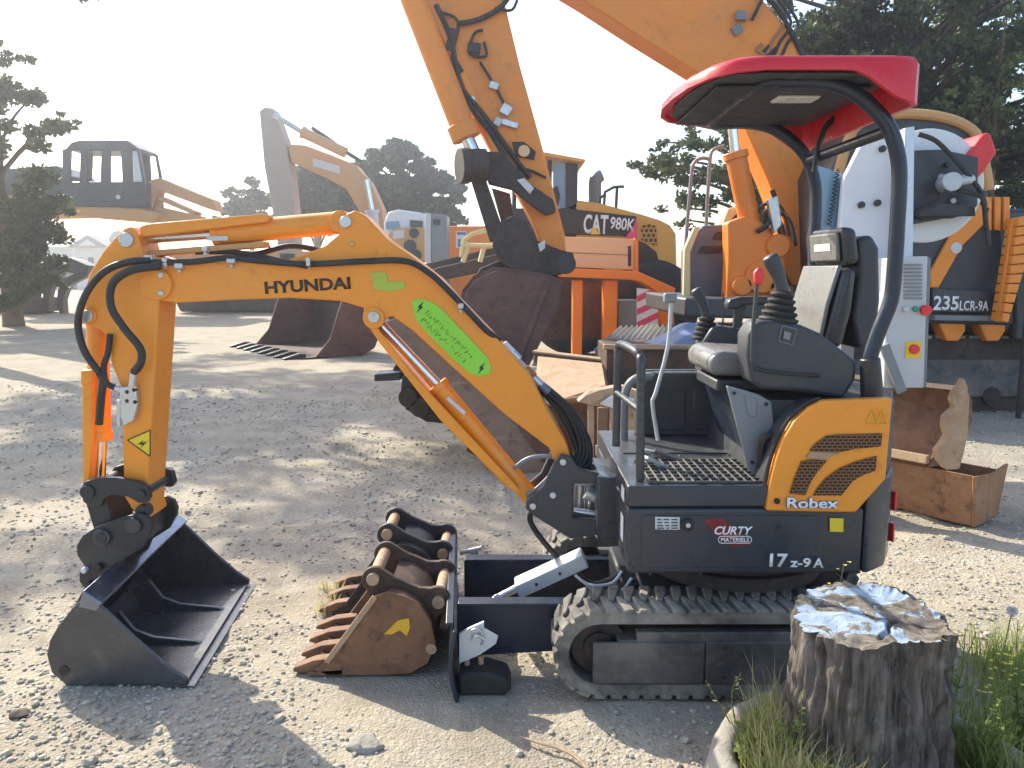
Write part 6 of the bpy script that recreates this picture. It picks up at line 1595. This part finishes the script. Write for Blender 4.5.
# pine at the far left edge
cl = pxclumps([(-30, 60, 30), (2, 48, 14), (20, 105, 28), (42, 132, 20), (10, 150, 34), (-30, 160, 40), (28, 190, 34), (52, 200, 16), (-10, 230, 40), (30, 248, 26), (8, 275, 30), (-50, 110, 40), (-50, 240, 40), (44, 270, 16), (24, 262, 30), (6, 255, 30), (40, 238, 22), (20, 225, 30), (46, 290, 14), (16, 290, 24), (60, 120, 8)], 23, rnd, 1500, 1.1)
tree('pine_tree', 'sparse pine tree at the left edge of the yard with sky showing through', G(14, 326), P(-8, 30, 23.5), cl, LEAF_PINE, 1, .17, .24)
# umbrella pine pair on the horizon
def dome(cx, cy, rx, ry, Y, n, rnd, rp): 
    l = []
    for i in range(n):
        a = rnd.uniform(0, math.pi); q = rnd.random() ** .5
        l.append((cx + rx * q * math.cos(a), cy - ry * q * math.sin(a), rp * rnd.uniform(.7, 1.3)))
    return l
cl = pxclumps(dome(400, 224, 64, 74, 45, 90, rnd, 15), 45, rnd, 700, 2.5, 4)
tree('umbrella_pine', 'broad dark umbrella pine on the horizon right of the distant raised boom', G(408, 289), P(404, 190, 46), cl, LEAF_DARK, 2, .22, .4, slim=.4)
cl = pxclumps(dome(322, 226, 54, 58, 50, 64, rnd, 14), 50, rnd, 600, 2.5, 4)
tree('umbrella_pine', 'dark green tree on the horizon between the distant grey arm and its boom', G(318, 286), P(318, 200, 51), cl, LEAF_DARK, 3, .24, .4, slim=.4)
cl = pxclumps(dome(252, 226, 26, 38, 55, 26, rnd, 11), 55, rnd, 500, 2.5, 4)
tree('umbrella_pine', 'small pale dark tree on the horizon left of the distant grey arm', G(254, 284), P(252, 205, 56), cl, LEAF_DARK, 4, .26, .35, slim=.4)
# pine beside the canopy (middle right)
cl = pxclumps([(700, 140, 22), (730, 135, 22), (665, 158, 20), (645, 162, 14), (690, 170, 26), (725, 172, 26), (660, 178, 14), (700, 200, 22), (735, 205, 24), (678, 205, 12), (690, 222, 12), (720, 232, 16), (755, 150, 26), (760, 200, 26), (700, 122, 12), (672, 140, 12)], 19, rnd, 1700, 1.4)
tree('pine_tree', 'spreading pine tree with low branches behind the large excavator handrails', Vector((6.2, 19.5, 0)), P(765, 120, 19.5), cl, LEAF_PINE, 5, .13, .26)
# big tree mass behind the canopy
big = []
for i in range(84):
    px = rnd.uniform(800, 1060); py = rnd.uniform(-30, 240)
    if px < 850 and py > 150: continue
    if rnd.random() < .06: continue
    big.append((px, py, rnd.uniform(24, 40)))
for px, py in ((870, -10), (910, 0), (950, -5), (885, 60), (920, 75), (1000, 150), (1015, 10), (985, 20), (960, 60), (1020, 150), (800, 10), (812, 40), (806, 75), (795, -10), (830, 100), (838, 130), (900, 30), (940, 30), (980, 60), (960, 110), (1000, 120), (1010, 180), (990, 200), (1020, 40), (860, 20)): big.append((px, py, 30))
cl = pxclumps(big, 17, rnd, 1500, 1.8, 5)
tree('conifer_tree', 'tall dense dark conifer behind the red canopy and large excavator cab', Vector((8.6, 18, 0)), P(900, -60, 17.5), cl, LEAF_PINE, 6, .13, .35)
cl = pxclumps([(968, 90, 16), (960, 110, 18), (975, 112, 14), (1002, 60, 18), (1010, 85, 22), (1018, 110, 20), (940, 105, 12), (1000, 20, 16)], 15.4, rnd, 1500, .6)
tree('conifer_sapling', 'lighter green young conifer in front of the tall dark one at the right edge', Vector((9.4, 15.8, 0)), P(1000, 40, 15.6), cl, LEAF_CYP, 7, .10, .12)
# pines just outside the left edge whose shade falls across the yard
for k, (tx, ty, cx, cy, z0, z1, rx, lab) in enumerate(((-12.6, 16.6, -10.3, 16.7, 8.0, 10.2, 3.5, 'tall umbrella pine standing just beyond the left edge, its crown above the photo'), (-17.5, 23.0, -14.6, 23.5, 11.2, 13.2, 4.0, 'farthest umbrella pine beyond the left edge, behind the far left pine'), (-15.0, 13.2, -14.4, 13.4, 5.0, 8.2, 2.8, 'umbrella pine beyond the left edge, nearest the camera'))):
    cl = []
    for i in range(46):
        a = rnd.uniform(0, 6.28); q = rnd.random() ** .5 * rx; z = z0 + (z1 - z0) * rnd.random() * (1.1 - .5 * q / rx)
        r = rnd.uniform(.45, .95); cl.append((Vector((cx + q * math.cos(a), cy + q * math.sin(a), z)), (r, r, r * .5), int(260 * r * r)))
    tree('umbrella_pine', lab, Vector((tx, ty, 0)), Vector((cx, cy, z1)), cl, LEAF_PINE, 20 + k, .24, .26)
# far hedge closing the horizon
vs_c = []
for i in range(150):
    x = -75 + i * 1.05 + rnd.uniform(-.5, .5); vs_c.append((Vector((x, 72 + rnd.uniform(-1, 1), rnd.uniform(.5, 1.6))), (1.3, 1.0, 1.1), 46))
hg = foliage(vs_c, LEAF_DARK, None, rnd, .55, .4, 'hedge'); hg['kind'] = 'stuff'; hg['label'] = 'far dark hedge along the horizon'

# ================================================================== HOUSES
def house(label, px0, px1, py_eave, py_ridge, Y, depth, gable):
    a, c = P(px0, py_eave, Y), P(px1, py_eave, Y); rz = P(px0, py_ridge, Y).z
    t = thing('house', label, 'house', Vector(((a.x + c.x) / 2, Y + depth / 2, 0)))
    b = MB(); b.box(((a.x + c.x) / 2, Y + depth / 2, a.z / 2), (c.x - a.x, depth, a.z)); b.build('wall', WALL_W, t)
    b = MB(); o = .4
    if gable:
        b.prism([Vector((a.x - o, Y - o, a.z - .1)), Vector((c.x + o, Y - o, a.z - .1)), Vector(((a.x + c.x) / 2, Y - o, rz))], (0, depth + 2 * o, 0))
    else:
        b.prism([Vector((a.x - o, Y - o, a.z)), Vector((a.x - o, Y + depth / 2, rz)), Vector((a.x - o, Y + depth + o, a.z))], (c.x - a.x + 2 * o, 0, 0))
    b.build('roof', ROOF_G, t)
    n = 3
    for i in range(n):
        x = a.x + (c.x - a.x) * (i + .5) / n; b = MB(); b.box((x, Y - .02, a.z * .55), ((c.x - a.x) * .16, .08, 1.4)); b.build('window', GLASS_D, t)
    if gable:
        b = MB(); b.prism([Vector((a.x + .6, Y - o - .02, a.z)), Vector((c.x - .6, Y - o - .02, a.z)), Vector(((a.x + c.x) / 2, Y - o - .02, rz - .35))], (0, .015, 0)); b.build('gable_board', WALL_W, t)
house('white bungalow with a grey gable roof far left, left of the orange stick', 74, 106, 246, 235, 70, 9, True)
house('low white house with a long grey roof at the far left beside the bungalow', 34, 72, 247, 238, 76, 8, False)
# ================================================================== LIGHT, SKY, CAMERA
SUN_AZ, SUN_EL = R(-42), R(36)
w = bpy.data.worlds.new('World'); scene.world = w; w.use_nodes = True
nt = w.node_tree; bg = nt.nodes['Background']
sky = nt.nodes.new('ShaderNodeTexSky'); sky.sky_type = 'NISHITA'; sky.sun_disc = False
sky.sun_elevation = SUN_EL; sky.sun_rotation = SUN_AZ
sky.air_density = 1.0; sky.dust_density = 2.0; sky.ozone_density = 1.0
nt.links.new(sky.outputs[0], bg.inputs[0]); bg.inputs[1].default_value = .15
sd = bpy.data.lights.new('sun', 'SUN'); sd.energy = 3.6; sd.angle = R(.5); sd.color = (1, .93, .78)
so = bpy.data.objects.new('sun', sd); COL.objects.link(so)
sv = Vector((math.sin(SUN_AZ) * math.cos(SUN_EL), math.cos(SUN_AZ) * math.cos(SUN_EL), math.sin(SUN_EL)))
so.rotation_euler = sv.to_track_quat('Z', 'Y').to_euler()
hm = bpy.data.materials.new('glare_haze'); hm.use_nodes = True  # thin haze added as a stand-in for lens glare
hn = hm.node_tree; hn.nodes.remove(hn.nodes['Principled BSDF'])
pv = hn.nodes.new('ShaderNodeVolumePrincipled'); pv.inputs['Color'].default_value = (.92, .95, 1, 1); pv.inputs['Density'].default_value = .0034; pv.inputs['Anisotropy'].default_value = .8
hn.links.new(pv.outputs[0], hn.nodes['Material Output'].inputs['Volume'])
b = MB(); b.box((0, 45, 4.5), (400, 110, 14)); hz = b.build('haze', hm, smooth=0); hz['kind'] = 'stuff'; hz['label'] = 'haze added to imitate lens glare towards the sun'
cd = bpy.data.cameras.new('camera'); cam = bpy.data.objects.new('camera', cd); COL.objects.link(cam)
cam.location = (0, 0, CAM_H); cam.rotation_euler = (R(90) - PITCH, 0, 0)
cd.sensor_width = 36; cd.lens = F / 1024 * 36; cd.clip_end = 2000; cd.clip_start = .05
scene.camera = cam
scene.view_settings.view_transform = 'Standard'; scene.view_settings.look = 'None'; scene.view_settings.gamma = 1
scene.view_settings.use_curve_mapping = False
scene.view_settings.exposure = 1.24
scene.cycles.max_bounces = 6
scene.cycles.transparent_max_bounces = 8
